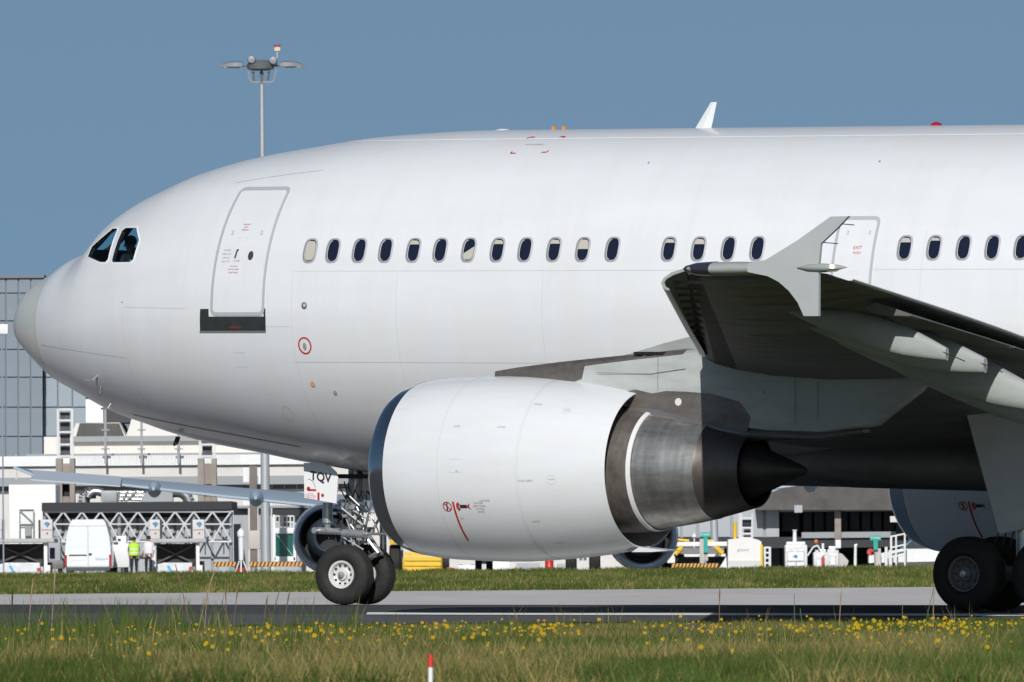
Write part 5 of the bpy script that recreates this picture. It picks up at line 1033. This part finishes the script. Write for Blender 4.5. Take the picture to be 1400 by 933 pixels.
for y in (749, 756, 763, 770, 777): lk(MB().tube(P3(1045.5, y, 583), P3(1052.5, y, 583), .05, n=6), 'rung', cwhite, t)
def machine(x0, x1, yt, lab, nm, stack=None, logo=False):
    t = empty(nm, (at((x0 + x1) / 2, 780, 583)[0], 583, GA), 0, lab, 'ground unit'); Y = 583
    g = MB(); bx(g, x0, x1, yt + 2, 781, Y, 1.8, b=.07); lk(g, 'housing', mat('unit_white', (.66, .66, .66), .5, var=.35, scale=7), t, 30)
    for k, (a_, c_, y0, y1) in enumerate(((x0 + 4, x1 - 5, yt + 12, yt + 24), (x0 + 4, (x0 + x1) / 2 - .5, yt + 26, yt + 31), ((x0 + x1) / 2 + .5, x1 - 4, yt + 26, yt + 31))):
        g = MB(); bx(g, a_, c_, y0, y1, Y - .05, .06, b=.01); lk(g, 'hatch', cwhite, t)
        g = MB(); bx(g, a_ - .6, c_ + .6, y0 - .6, y1 + .6, Y - .02, .03); lk(g, 'hatch_gap', steelg, t)
    g = MB(); bx(g, x0 + 2, x1 - 3, yt - 2, yt + 2, Y + .3, .8, b=.04); lk(g, 'lid', cwhite, t)
    for q in (x0 + 5, x1 - 5): lk(MB().lathe([(-.1, .08), (-.1, .22), (.1, .22), (.1, .08)], (at(q, 780, 583)[0], 583.4, GA + .22), 'X', 14), 'wheel', rubber, t)
    if stack: lk(MB().tube(P3(stack, yt, Y + .5), P3(stack, yt - 17, Y + .5), .1, .08, n=12), 'exhaust_stack', cwhite, t, 40); lk(MB().tube(P3(stack, yt - 17, Y + .5), P3(stack, yt - 18.5, Y + .5), .11, n=12), 'stack_cap', steelw, t)
    if logo: g = MB(); m_ = (x0 + x1) / 2 - 1; q = yt + 18; g.prism([at(m_ - 4, q, Y - .07), at(m_, q - 2.5, Y - .07), at(m_ + 3.5, q - 1, Y - .07), at(m_ + 1, q + 3, Y - .07), at(m_ - 1, q + 1, Y - .07)], Y - .08, Y - .065); lk(g, 'logo_mark', MATS['logo_blue'], t)
    return t
machine(1073, 1104, 743, 'white ground power unit with an exhaust stack and a blue logo', 'ground_power_unit', 1086.5, True)
t = machine(1112, 1132, 753, 'white air start unit with a red extinguisher on its side', 'air_start_unit')
a0 = at(1125, 780, 582.8)[0]; ex_ = empty('fire_extinguisher', (a0, 582.7, GA), 0, 'red fire extinguisher standing against the white air start unit', 'fire extinguisher'); MB().lathe([(.1, .001), (.1, .07), (.5, .075), (.58, .04), (.6, .001)], (0, 0, 0), 'Z', 14).build('cylinder', redm, ex_, smooth=40); MB().tube((0, 0, .58), (.09, 0, .66), .02).build('handle', blackm, ex_)
lk(MB().path([P3(1104, 760, 583), P3(1112, 748, 583), P3(1118, 746, 583), P3(1121, 752, 583)], .04, 6), 'boom_pipe', cwhite, t); g = MB(); bx(g, 1113.5, 1118, 738.5, 743, 583.1, .2, b=.02); lk(g, 'amber_lamp', mat('amber', (.55, .1, .02), .3), t); lk(MB().tube(P3(1125, 753, 583.3), P3(1125, 743, 583.3), .06), 'stack', cwhite, t)
t = machine(1131, 1147, 749, 'white service cart with a square mirror lamp, right of the extinguisher', 'service_cart'); g = MB(); bx(g, 1142, 1150, 738.5, 750, 582.8, .3, b=.05); lk(g, 'mirror_lamp', cwhite, t)
g = MB(); g.prism([at(1147, 781, 583.2), at(1147, 756, 583.2), at(1152, 758, 583.2), at(1160, 767, 583.2), at(1158, 775, 583.2), at(1158, 781, 583.2)], 583.2, 584.6); lk(g, 'side_hood', mat('hood_grey', (.45, .42, .40), .5), t)
t = empty('white_marker_post', (at(1169, 780, 582)[0], 582, GA), 0, 'short white post standing alone left of the round red disc', 'post'); lk(MB().tube(P3(1169, 787, 582), P3(1169.5, 746, 582), .075, .06, n=10), 'pole', cwhite, t); lk(MB().tube(P3(1168, 746, 582), P3(1172, 745, 582), .05), 'cap', cwhite, t)
t = empty('red_disc_sign', (at(1190, 780, 581.5)[0], 581.5, GA), 0, 'round red disc sign left of the beige box of a green sign', 'sign'); X_, Z_ = at(1190, 755, 581.5); lk(MB().tube((X_, 581.5, Z_), (X_, 581.55, Z_), .16, n=20), 'disc', redm, t); lk(MB().tube((X_, 581.6, GA), (X_, 581.6, Z_), .03), 'post', steelg, t)
t = empty('white_car', (at(1245, 780, 581)[0], 581, GA), 0, 'low white and dark car beside the main wheels, partly behind a white railing', 'car')
car = [(0, .28), (.0, .62), (.9, .82), (1.5, 1.0), (2.1, 1.38), (3.5, 1.42), (4.2, .98), (4.4, .9), (4.42, .35)]
ox = at(1188, 780, 581)[0] - t.location.x; cz = lambda pts, y0, y1, nm, m: MB().prism([(ox + a * .95, c) for a, c in pts], y0, y1).build(nm, m, t)
cz([(0, .28), (0, .6), (.9, .78), (1.5, .9), (4.3, .9), (4.4, .35)], 0, 1.7, 'body', cwhite); cz([(1.45, .9), (2.05, 1.32), (3.4, 1.38), (4.1, .9)], .12, 1.58, 'cabin', mat('car_dark', (.04, .05, .06), .2)); cz([(1.5, .905), (2.0, 1.3), (2.08, 1.3), (1.62, .905)], .08, .12, 'windscreen_pillar', mat('car_blue', (.1, .25, .35), .3))
for a_ in (.8, 3.5): MB().lathe([(-.09, .15), (-.09, .3), (.09, .3), (.09, .15)], (ox + a_, .12, .3), 'Y', 18).build('wheel', rubber, t)
t = empty('white_railing', (at(1229, 780, 579.5)[0], 579.5, GA), 0, 'tall white railing of three posts in front of the low car', 'railing')
for a_, y in ((1218, 734), (1218.5, 734), (1225, 733), (1237, 728)): lk(MB().tube(P3(a_, 787, 579.5), P3(a_, y, 579.5), .045, n=6), 'railing_post', cwhite, t)
for (a_, b2), (c_, d_) in (((1218, 734), (1237, 730)), ((1218, 749), (1237, 745)), ((1218, 762), (1237, 759))): lk(MB().tube(P3(a_, b2, 579.5), P3(c_, d_, 579.5), .04, n=6), 'railing_bar', cwhite, t)
t = empty('small_white_bollard', (at(1213, 780, 580)[0], 580, GA), 0, 'small white double bollard left of the tall white railing', 'bollard')
for a_ in (1211.5, 1217): lk(MB().tube(P3(a_, 787, 580), P3(a_, 748 if a_ < 1215 else 752, 580), .07, n=8), 'post', cwhite, t)

# ---- people
skinc = mat('skin', (.32, .17, .11), .6); hairc = mat('hair_dark', (.015, .012, .01), .7); trou = mat('trousers_navy', (.012, .013, .02), .8); shirtw = mat('shirt_white', (.72, .68, .70), .8); hivis = mat('hi_vis_yellow', (.42, .75, .03), .6, emit=(.4, .8, .05, .0)); shoe = mat('shoe_black', (.01, .01, .01), .5); band = mat('reflective_band', (.7, .72, .72), .4)
def figure(root, J, shirt, seated=False):
    # J: joints; one connected skin
    V = []; Rr = []; E = []
    def ad(p, r, par=None):
        V.append(Vector(p)); Rr.append(r); k = len(V) - 1
        if par is not None: E.append((par, k))
        return k
    pel = ad(J['pelvis'], (.17, .14)); wai = ad(J['waist'], (.155, .12), pel); che = ad(J['chest'], (.19, .13), wai); nb = ad(J['neck'], (.06, .06), che); hd0 = ad(J['jaw'], (.065, .075), nb); hd = ad(J['head'], (.082, .10), hd0); ad(J['crown'], (.06, .07), hd)
    for sd in ('l', 'r'):
        sh = ad(J['sh' + sd], (.06, .06), che); el = ad(J['el' + sd], (.043, .043), sh); wr = ad(J['wr' + sd], (.028, .03), el); d = (V[wr] - V[el]).normalized(); palm = ad(V[wr] + d * .07, (.022, .036), wr)
        side = Vector((0, 1, 0)) if abs(d.y) < .7 else Vector((1, 0, 0)); side = (side - d * side.dot(d)).normalized(); cur = d.cross(side)
        for k, L in enumerate((.062, .072, .068, .052)):
            b0 = ad(V[palm] + side * (.024 - .016 * k) + d * .02, (.009, .009), palm); b1 = ad(V[b0] + d * L * .55 + cur * .008, (.0085, .0085), b0); ad(V[b1] + d * L * .4 + cur * .018, (.007, .007), b1)
        th = ad(V[wr] + d * .03 + side * .035, (.010, .010), wr); ad(V[th] + d * .04 + side * .012, (.009, .009), th)
        hp = ad(J['hip' + sd], (.105, .105), pel); kn = ad(J['kn' + sd], (.075, .075), hp); an = ad(J['an' + sd], (.055, .055), kn); ad(J['toe' + sd], (.042, .035), an)
    me = bpy.data.meshes.new('body'); me.from_pydata([tuple(v) for v in V], E, []); o = bpy.data.objects.new('body', me); COL.objects.link(o)
    sk = o.modifiers.new('s', 'SKIN'); lay = me.skin_vertices[0].data
    for i, r in enumerate(Rr): lay[i].radius = r
    lay[0].use_root = True; sb = o.modifiers.new('d', 'SUBSURF'); sb.levels = 1; sb.render_levels = 1
    dg = bpy.context.evaluated_depsgraph_get(); nm = bpy.data.meshes.new_from_object(o.evaluated_get(dg)); bpy.data.objects.remove(o)
    for m in (skinc, shirt, trou, shoe): nm.materials.append(m)
    for p in nm.polygons:
        c = p.center; z = c.z; k = 0
        dist = lambda q: (c - Vector(J[q])).length
        if z < J['anl'][2] + .03 and not seated: k = 3
        elif z < J['pelvis'][2] + .05 and min(dist('wrl'), dist('wrr')) > .2: k = 2
        elif z < J['neck'][2] - .02: k = 1
        if min(dist('wrl'), dist('wrr')) < .17 or (k == 1 and min((c - (Vector(J['el' + s_]) * .45 + Vector(J['wr' + s_]) * .55)).length for s_ in 'lr') < .085): k = 0
        p.material_index = k; p.use_smooth = True
    bd = link('body', nm, root)
    h = Vector(J['head']); g = MB(); g.lathe([(-.02, .085), (.03, .105), (.08, .10), (.125, .07), (.145, .01)], (h.x, h.y, h.z), 'Z', 16); hr = g.build('hair', hairc, root, smooth=60)
    fd = J.get('face', Vector((0, -1, 0))); fd = Vector(fd).normalized(); sd_ = Vector((-fd.y, fd.x, 0)); g = MB()
    g.tube(h + fd * .09 + Vector((0, 0, -.01)), h + fd * .115 + Vector((0, 0, -.04)), .010, .014, 6); f1 = g.build('nose', skinc, root)
    g = MB(); [g.tube(h + fd * .085 + sd_ * q, h + fd * .098 + sd_ * q, .010, n=6) for q in (-.03, .03)]; g.tube(h + fd * .085 - sd_ * .02 + Vector((0, 0, -.075)), h + fd * .085 + sd_ * .02 + Vector((0, 0, -.075)), .006, n=5); g.build('face_features', hairc, root)
    for q in (-1, 1): MB().lathe([(-.01, .01), (0, .028), (.01, .01)], (h.x + sd_.x * q * .088, h.y + sd_.y * q * .088, h.z - .02), 'X', 8).build('ear', skinc, root)
    return bd
def stand(h=1.74, face=(0, -1, 0), arm=0, lean=0):
    k = h / 1.74; S_ = lambda x, y, z: (x * k, y * k, z * k)
    return dict(pelvis=S_(0, 0, .95), waist=S_(0, .0, 1.10), chest=S_(0, 0, 1.33), neck=S_(0, 0, 1.47), jaw=S_(0, -.01, 1.53), head=S_(0, 0, 1.60), crown=S_(0, 0, 1.68), shl=S_(-.19, 0, 1.40), shr=S_(.19, 0, 1.40), ell=S_(-.25, .04, 1.13), elr=S_(.25, .03, 1.13), wrl=S_(-.24 + arm, -.03 - arm, .90 + arm), wrr=S_(.23, -.04, .90),
        hipl=S_(-.09, 0, .90), hipr=S_(.09, 0, .90), knl=S_(-.11, -.02, .50), knr=S_(.10, -.01, .50), anl=S_(-.12, .02, .09), anr=S_(.11, .02, .09), toel=S_(-.13, -.13, .05), toer=S_(.12, -.13, .05), face=face)
p1 = empty('person', (at(183.5, 780, 580)[0], 580, GA), .2, 'person in a yellow hi-vis vest and dark trousers beside the white van', 'person')
J = stand(1.72, (.6, -1, 0)); figure(p1, J, trou)
g = MB(); secs = []
for z, hw, hd_ in ((.88, .235, .18), (1.05, .23, .18), (1.2, .24, .18), (1.36, .255, .17), (1.43, .17, .12), (1.46, .09, .08)): secs.append([(hw * math.cos(a), hd_ * math.sin(a), z) for a in [2 * math.pi * k / 20 for k in range(20)]])
vst = g.loft(secs).build('hi_vis_vest', hivis, p1, smooth=50)
for z in (1.0, 1.16): MB().lathe([(-.025, 1), (.025, 1)], (0, 0, 0), 'Z', 20).build('reflective_band', band, vst) if 0 else MB().loft([[(.243 * math.cos(a), .186 * math.sin(a), z + q) for a in [2 * math.pi * k / 20 for k in range(20)]] for q in (-.025, .025)], cap=False).build('reflective_band', band, vst)
p2 = empty('person', (at(203.5, 780, 580)[0], 580, GA), -.3, 'person in a white short sleeved shirt and dark trousers on the apron', 'person'); J = stand(1.76, (-1, -.8, 0)); figure(p2, J, shirtw)
g = MB(); secs = []
for z, hw, hd_ in ((.96, .225, .175), (1.1, .23, .18), (1.25, .24, .18), (1.38, .25, .165), (1.45, .15, .11), (1.50, .075, .075)): secs.append([(hw * math.cos(a), hd_ * math.sin(a), z) for a in [2 * math.pi * k / 20 for k in range(20)]])
g.loft(secs); g.build('shirt', shirtw, p2, smooth=50)
# pilot in the cockpit
pm = plane.matrix_world @ Vector((2.74, -.70, 4.78)); pil = empty('person', pm, -A + math.pi / 2 - math.pi / 2, 'pilot in a white shirt and dark headset seated behind the cockpit window', 'person')
J = dict(pelvis=(0, 0, .32), waist=(0, 0, .46), chest=(0, 0, .70), neck=(0, 0, .86), jaw=(-.01, 0, .92), head=(0, 0, 1.0), crown=(0, 0, 1.09), shl=(0, -.19, .79), shr=(0, .19, .79), ell=(-.05, -.25, .55), elr=(-.05, .25, .55), wrl=(-.28, -.2, .55), wrr=(-.28, .2, .55),
    hipl=(-.05, -.1, .3), hipr=(-.05, .1, .3), knl=(-.45, -.12, .36), knr=(-.45, .12, .36), anl=(-.5, -.12, .06), anr=(-.5, .12, .06), toel=(-.6, -.12, .04), toer=(-.6, .12, .04), face=(-1, -.4, 0))
figure(pil, J, shirtw, True)
MB().path([(0, -.11, 1.0), (0, -.09, 1.09), (0, 0, 1.13), (0, .09, 1.09), (0, .11, 1.0)], .02, 6).build('headset', black, pil); MB().lathe([(-.02, .04), (.02, .04)], (0, -.11, .98), 'Y', 12).build('ear_cup', black, pil)
seat = MB(); seat.bbox(2.90, 2.99, -.92, -.46, 4.95, 5.72, .02); seat.bbox(2.6, 2.98, -.92, -.46, 4.92, 5.04, .02); seat.build('pilot_seat', mat('seat_blue_dark', (.02, .03, .05), .7), plane)
MB().bbox(1.98, 2.32, -.85, .85, 5.22, 5.44, .04).build('glareshield', black, plane)

# ================================================================== vegetation
def leafmat(name):
    m = bpy.data.materials.new(name); m.use_nodes = True; t = m.node_tree; t.nodes.clear(); o = t.nodes.new('ShaderNodeOutputMaterial'); a = t.nodes.new('ShaderNodeAttribute'); a.attribute_name = 'col'
    d = t.nodes.new('ShaderNodeBsdfDiffuse'); tr = t.nodes.new('ShaderNodeBsdfTranslucent'); mx = t.nodes.new('ShaderNodeMixShader'); mx.inputs[0].default_value = .3
    for q in (d, tr): t.links.new(a.outputs['Color'], q.inputs[0])
    t.links.new(d.outputs[0], mx.inputs[1]); t.links.new(tr.outputs[0], mx.inputs[2]); t.links.new(mx.outputs[0], o.inputs[0]); return m
leaf = leafmat('grass_blade')
def vnoise(x, y, sc, seed):
    r = np.random.default_rng(seed); n = 256; T_ = r.random((n, n)); u = x / sc + 500; v = y / sc + 500; i = np.floor(u).astype(int); j = np.floor(v).astype(int); fu = u - i; fv = v - j; fu = fu * fu * (3 - 2 * fu); fv = fv * fv * (3 - 2 * fv)
    g_ = lambda a, c: T_[a % n, c % n]
    return (g_(i, j) * (1 - fu) + g_(i + 1, j) * fu) * (1 - fv) + (g_(i, j + 1) * (1 - fu) + g_(i + 1, j + 1) * fu) * fv
def blades(name, X, Y, H, Wd, lean, colr, label):
    n = len(X); Z = gz(X, Y) - .03; a = rng.random(n) * 2 * np.pi; fa = rng.normal(0, .7, n); wx = np.cos(fa) * Wd / 2; wy = np.sin(fa) * Wd / 2; lx = np.cos(a) * lean * H; ly = np.sin(a) * lean * H
    v = np.empty((n, 5, 3)); v[:, 0] = np.c_[X - wx, Y - wy, Z]; v[:, 1] = np.c_[X + wx, Y + wy, Z]; v[:, 2] = np.c_[X + lx * .35 + wx * .75, Y + ly * .35 + wy * .75, Z + H * .55]; v[:, 3] = np.c_[X + lx * .35 - wx * .75, Y + ly * .35 - wy * .75, Z + H * .55]; v[:, 4] = np.c_[X + lx, Y + ly, Z + H]
    me = bpy.data.meshes.new(name); me.vertices.add(n * 5); me.vertices.foreach_set('co', v.ravel()); me.loops.add(n * 7); me.polygons.add(n * 2)
    b0 = np.arange(n)[:, None] * 5; li = (b0 + np.array([0, 1, 2, 3, 3, 2, 4])).ravel(); me.loops.foreach_set('vertex_index', li)
    ls = (np.arange(n)[:, None] * 7 + np.array([0, 4])).ravel(); me.polygons.foreach_set('loop_start', ls); me.polygons.foreach_set('loop_total', np.tile([4, 3], n)); me.update()
    at_ = me.color_attributes.new('col', 'FLOAT_COLOR', 'POINT'); c = np.ones((n, 5, 4)); c[:, :, :3] = colr[:, None, :]; at_.data.foreach_set('color', c.ravel()); me.materials.append(leaf); me.validate(); o = link(name, me); tag(o, label, kind='stuff'); return o
def gcol(X, Y, straw, seed, ry=1):
    n = len(X); q = vnoise(X, Y * ry, 1.3, seed); q2 = vnoise(X, Y * ry, .35, seed + 1); q3 = np.clip((vnoise(X, Y * .12, 1.15, seed + 7) - .35) / .35, 0, 1) if seed == 11 else q; s_ = rng.random(n) < np.clip(straw * (.25 + 1.6 * q2 * q * 2) * (.35 + 1.9 * q3 if seed == 11 else 1), 0, .92)
    g1 = np.array([.060, .105, .022]); g2 = np.array([.115, .145, .040]); st = np.array([.27, .24, .095]); t = rng.random(n)[:, None]
    c = g1 * (1 - t) + g2 * t; c *= (.75 + .5 * q)[:, None]; c[s_] = st * np.array([1.04, .97, .9]) ** (2 * rng.random((s_.sum(), 1))) * (.5 + .8 * rng.random((s_.sum(), 1))); return c
# foreground verge
N = 330000; Y = 92 + 101.5 * rng.random(N)**1.1; X = (rng.random(N) - .5) * 2 * (.047 * Y + 1.5)
cl = vnoise(X, Y * .5, .55, 3); H = .05 + .17 * cl + .07 * rng.random(N); H *= np.where(Y > 188, .45, 1) * np.where(rng.random(N) < .05, 1.5, 1); H *= np.interp(Y, [92, 150, 193], [1, 1, .8])
H = np.minimum(H, np.maximum(.02, (.951 - (93 - 12 * rng.random(N)**4 - 5 * vnoise(X, Y * 0, .5, 77)) * Y / 17700)) * (.7 + .5 * rng.random(N)))
blades('verge_grass', X, Y, H, .008 + .008 * rng.random(N), .25 + .35 * rng.random(N), gcol(X, Y, .30, 11, .3) * 1.1, 'rough grass on the near verge')
N = 26000; Y = 94 + 96 * rng.random(N); X = (rng.random(N) - .5) * 2 * (.047 * Y + 1.5); k = vnoise(X, Y * .4, .9, 51) > .5; X, Y = X[k], Y[k]; N = len(X)
H = np.minimum(.06 + .12 * rng.random(N), np.maximum(.02, .951 - 94 * Y / 17700)); blades('verge_leaves', X, Y, H, .02 + .025 * rng.random(N), .6 + .6 * rng.random(N), gcol(X, Y, .05, 61) * .9, 'broad low leaves between the grass of the near verge')
N = 5500; Y = 94 + 94 * rng.random(N); X = (rng.random(N) - .5) * 2 * (.047 * Y + 1.5); k = vnoise(X, Y * .12, 1.15, 18) > .5; X, Y = X[k], Y[k]; N = len(X)
H = np.minimum(.16 + .22 * rng.random(N), np.maximum(.03, .951 - (88 - 6 * rng.random(N)) * Y / 17700)); c = np.array([.31, .26, .12]) * (.6 + .7 * rng.random((N, 1))); blades('verge_straw', X, Y, H, .007 + .006 * rng.random(N), .05 + .5 * rng.random(N), c, 'dry straw stems in the near verge')
# reedy taller leaves at the left of the verge
N = 5200; Y = 118 + 66 * rng.random(N); X = -.042 * Y + rng.random(N)**1.2 * .030 * Y; k = (vnoise(X, Y * 0, .30, 9) > .50) & (vnoise(X, Y, 6, 14) > .35); X, Y = X[k], Y[k]; N = len(X)
blades('verge_reeds', X, Y, .12 + .50 * rng.random(N)**2.2, .010 + .012 * rng.random(N), .1 + .55 * rng.random(N)**1.5, gcol(X, Y, .10, 5) * 1.05, 'taller green grass tufts on the near verge')
N = 1900; Y = 125 + 60 * rng.random(N); X = -.01 * Y + rng.random(N) * .052 * Y; k = vnoise(X, Y * 0, .25, 19) > .60; X, Y = X[k], Y[k]; N = len(X)
blades('verge_reeds', X, Y, .10 + .34 * rng.random(N)**2.2, .006 + .006 * rng.random(N), .1 + .35 * rng.random(N), gcol(X, Y, .6, 25), 'taller straw coloured grass tufts on the near verge')
# strip between taxiways
N = 170000; Y = 301 + 152 * rng.random(N)**1.2; X = (rng.random(N) - .5) * 2 * (.043 * Y + 4)
H = (.06 + .16 * vnoise(X, Y * .3, 1.2, 33) + .08 * rng.random(N)) * np.interp(Y, [301, 306, 440], [.35, .9, 1.1]); blades('strip_grass', X, Y, H, .020 + .022 * rng.random(N), .2 + .4 * rng.random(N), gcol(X, Y, .28, 41, .08) * 1.1, 'green grass strip between the two taxiways')
# flowers
def flowers(name, X, Y, zz, r, m, label):
    b = MB()
    for x, y, h, q in zip(X, Y, zz, r):
        h = max(.03, min(h, .951 - (86 + 16 * random.random()) * y / 17700)); h += (.10 if y < 150 else 0) * random.random(); z = float(gz(x, y)) - .03 + h; tx = random.uniform(-.4, .4)
        for k in range(6):
            a0 = 2 * math.pi * k / 6; pts = [(0, 0)] + [(q * math.cos(a0 + e) * s_, q * math.sin(a0 + e) * s_) for e, s_ in ((-.42, .8), (0, 1.05), (.42, .8))]
            b.add([(x + u, y - .5 * w_ + tx * u, z + w_ * .85) for u, w_ in pts], [(0, 1, 2), (0, 2, 3)])
    o = b.build(name, m, fix=False); tag(o, label, kind='stuff'); return o
yf = mat('petal_yellow', (.78, .50, .01), .6); pf = mat('petal_violet', (.10, .06, .25), .6)
def scatter(n, x0, x1, y0, y1, gx=None):
    X = []; Y = []; 
    while len(X) < n:
        px = random.gauss(*gx) if gx else random.uniform(x0, x1); v_ = random.uniform(y0, y1); Yd = .955 * F / (v_ - 766.2) if v_ > 800 else 190
        if 95 < Yd < 190: X.append((px - 700) / F * Yd); Y.append(Yd)
    return X, Y
XX, YY = [], []
for n, a_, b2, y0, y1, gx in ((230, 0, 1400, 862, 930, None), (110, 0, 0, 862, 892, (735, 26)), (130, 0, 0, 866, 892, (1200, 80)), (130, 1000, 1400, 866, 905, None), (70, 30, 700, 868, 905, None), (40, 0, 0, 866, 886, (965, 24)), (35, 0, 0, 866, 890, (530, 60))):
    x_, y_ = scatter(n, a_, b2, y0, y1, gx); XX += x_; YY += y_
flowers('yellow_wildflowers', XX, YY, [.19 + .13 * random.random() for _ in XX], [.011 + .014 * random.random()**2 for _ in XX], yf, 'scattered yellow wildflowers in the near verge')
x_, y_ = scatter(16, 0, 0, 880, 905, (950, 22)); flowers('violet_wildflowers', x_, y_, [.15 + .1 * random.random() for _ in x_], [.016] * 16, pf, 'few violet wildflowers in the near verge')
straw = mat('stalk_straw', (.30, .21, .13), .8); strawd = mat('stalk_brown', (.17, .10, .06), .8); greenst = mat('stalk_green', (.09, .13, .04), .7)
def stalk(x0, y0, x1, y1, Yd, m, lab, r=.006, head=True):
    X0_, Z0_ = at(x0, y0, Yd); X1_, Z1_ = at(x1, y1, Yd); zg = float(gz(X0_, Yd)) - .02; b = MB(); pts = []
    for k in range(7):
        t = k / 6; pts.append((X0_ + (X1_ - X0_) * t**1.3, Yd + .04 * t, zg + (Z1_ - zg) * t))
    b.path(pts, r, 5); P1 = Vector(pts[-1]); P0 = Vector(pts[-2]); d = (P1 - P0).normalized(); root = b.v
    if head: L = (Z1_ - zg) * .28; b.tube(P1 - d * L, P1 - d * L * .5, r * 1.2, r * 2.1, 6); b.tube(P1 - d * L * .5, P1 + d * .01, r * 2.1, r * .6, 6)
    o = b.build('grass_stalk', m); tag(o, lab, 'grass stalk', 'tall grass stalks on the near verge'); return o
for a_ in ((70, 860, 76, 772, 150, straw, "tall straw coloured stalk rising in front of the white van"),
    (38, 856, 45, 792, 155, straw, "short straw stalk below the leftmost cargo loader"),
    (263, 850, 240, 773, 150, strawd, "brown stalk leaning left below the second cargo loader"),
    (268, 850, 294, 778, 155, straw, "pale stalk leaning right towards the striped barrier"),
    (318, 850, 326, 797, 160, strawd, "brown stalk leaning slightly right below the white lantern"),
    (310, 850, 308, 798, 160, strawd, "upright brown stalk below the short striped barrier"),
    (365, 866, 391, 780, 150, strawd, "tall brown seed stalk left of the nose wheel, reaching the long barrier"),
    (386, 850, 396, 808, 158, strawd, "short brown seed stalk closest to the nose wheel"),
    (358, 850, 366, 814, 160, strawd, "small brown stalk below the tall mast foot"),
    (279, 850, 284, 806, 160, straw, "small straw stalk between two taller leaning ones"),
    (16, 850, 17, 806, 150, hairc, "dark blackened stalk at the far left edge of the verge"),
    (1086, 866, 1086, 812, 150, greenst, "taller of the two bare green stems before the dark shadow"),
    (1098, 866, 1094, 832, 150, greenst, "shorter of the two bare green stems before the dark shadow"),
    (983, 850, 984, 803, 158, strawd, "thin brown stalk below the white box truck"),
    (1147, 860, 1150, 808, 155, straw, "straw stalk rising below the white service cart"),
    (1233, 860, 1234, 826, 155, greenst, "bare green stem standing below the white railing"),
    (1262, 860, 1278, 800, 150, greenst, "long green stem leaning right onto the front main wheel"),
    (1311, 860, 1310, 845, 150, greenst, "very short green stem under the main wheels"),
    (1275, 845, 1277, 800, 152, straw, "straw stalk touching the edge of the front main wheel")):
    stalk(*a_, r=.004 if a_[5] is greenst else .005, head=a_[5] is not greenst)
# marker stake
X_, Z_ = at(588, 895, 86); zg = float(gz(X_, 86)); st_ = empty('marker_stake', (X_, 86, zg), 0, 'red topped white marker stake in the grass at the bottom of the picture', 'stake')
hh = Z_ - zg; MB().tube((0, 0, -.02), (.003, 0, hh * .78), .017, .016, 12).build('white_shaft', mat('stake_white', (.75, .75, .75), .5), st_, smooth=40); MB().tube((.003, 0, hh * .745), (.004, 0, hh), .0195, .0165, 12).build('red_top', mat('stake_red', (.6, .03, .02), .5), st_, smooth=40)
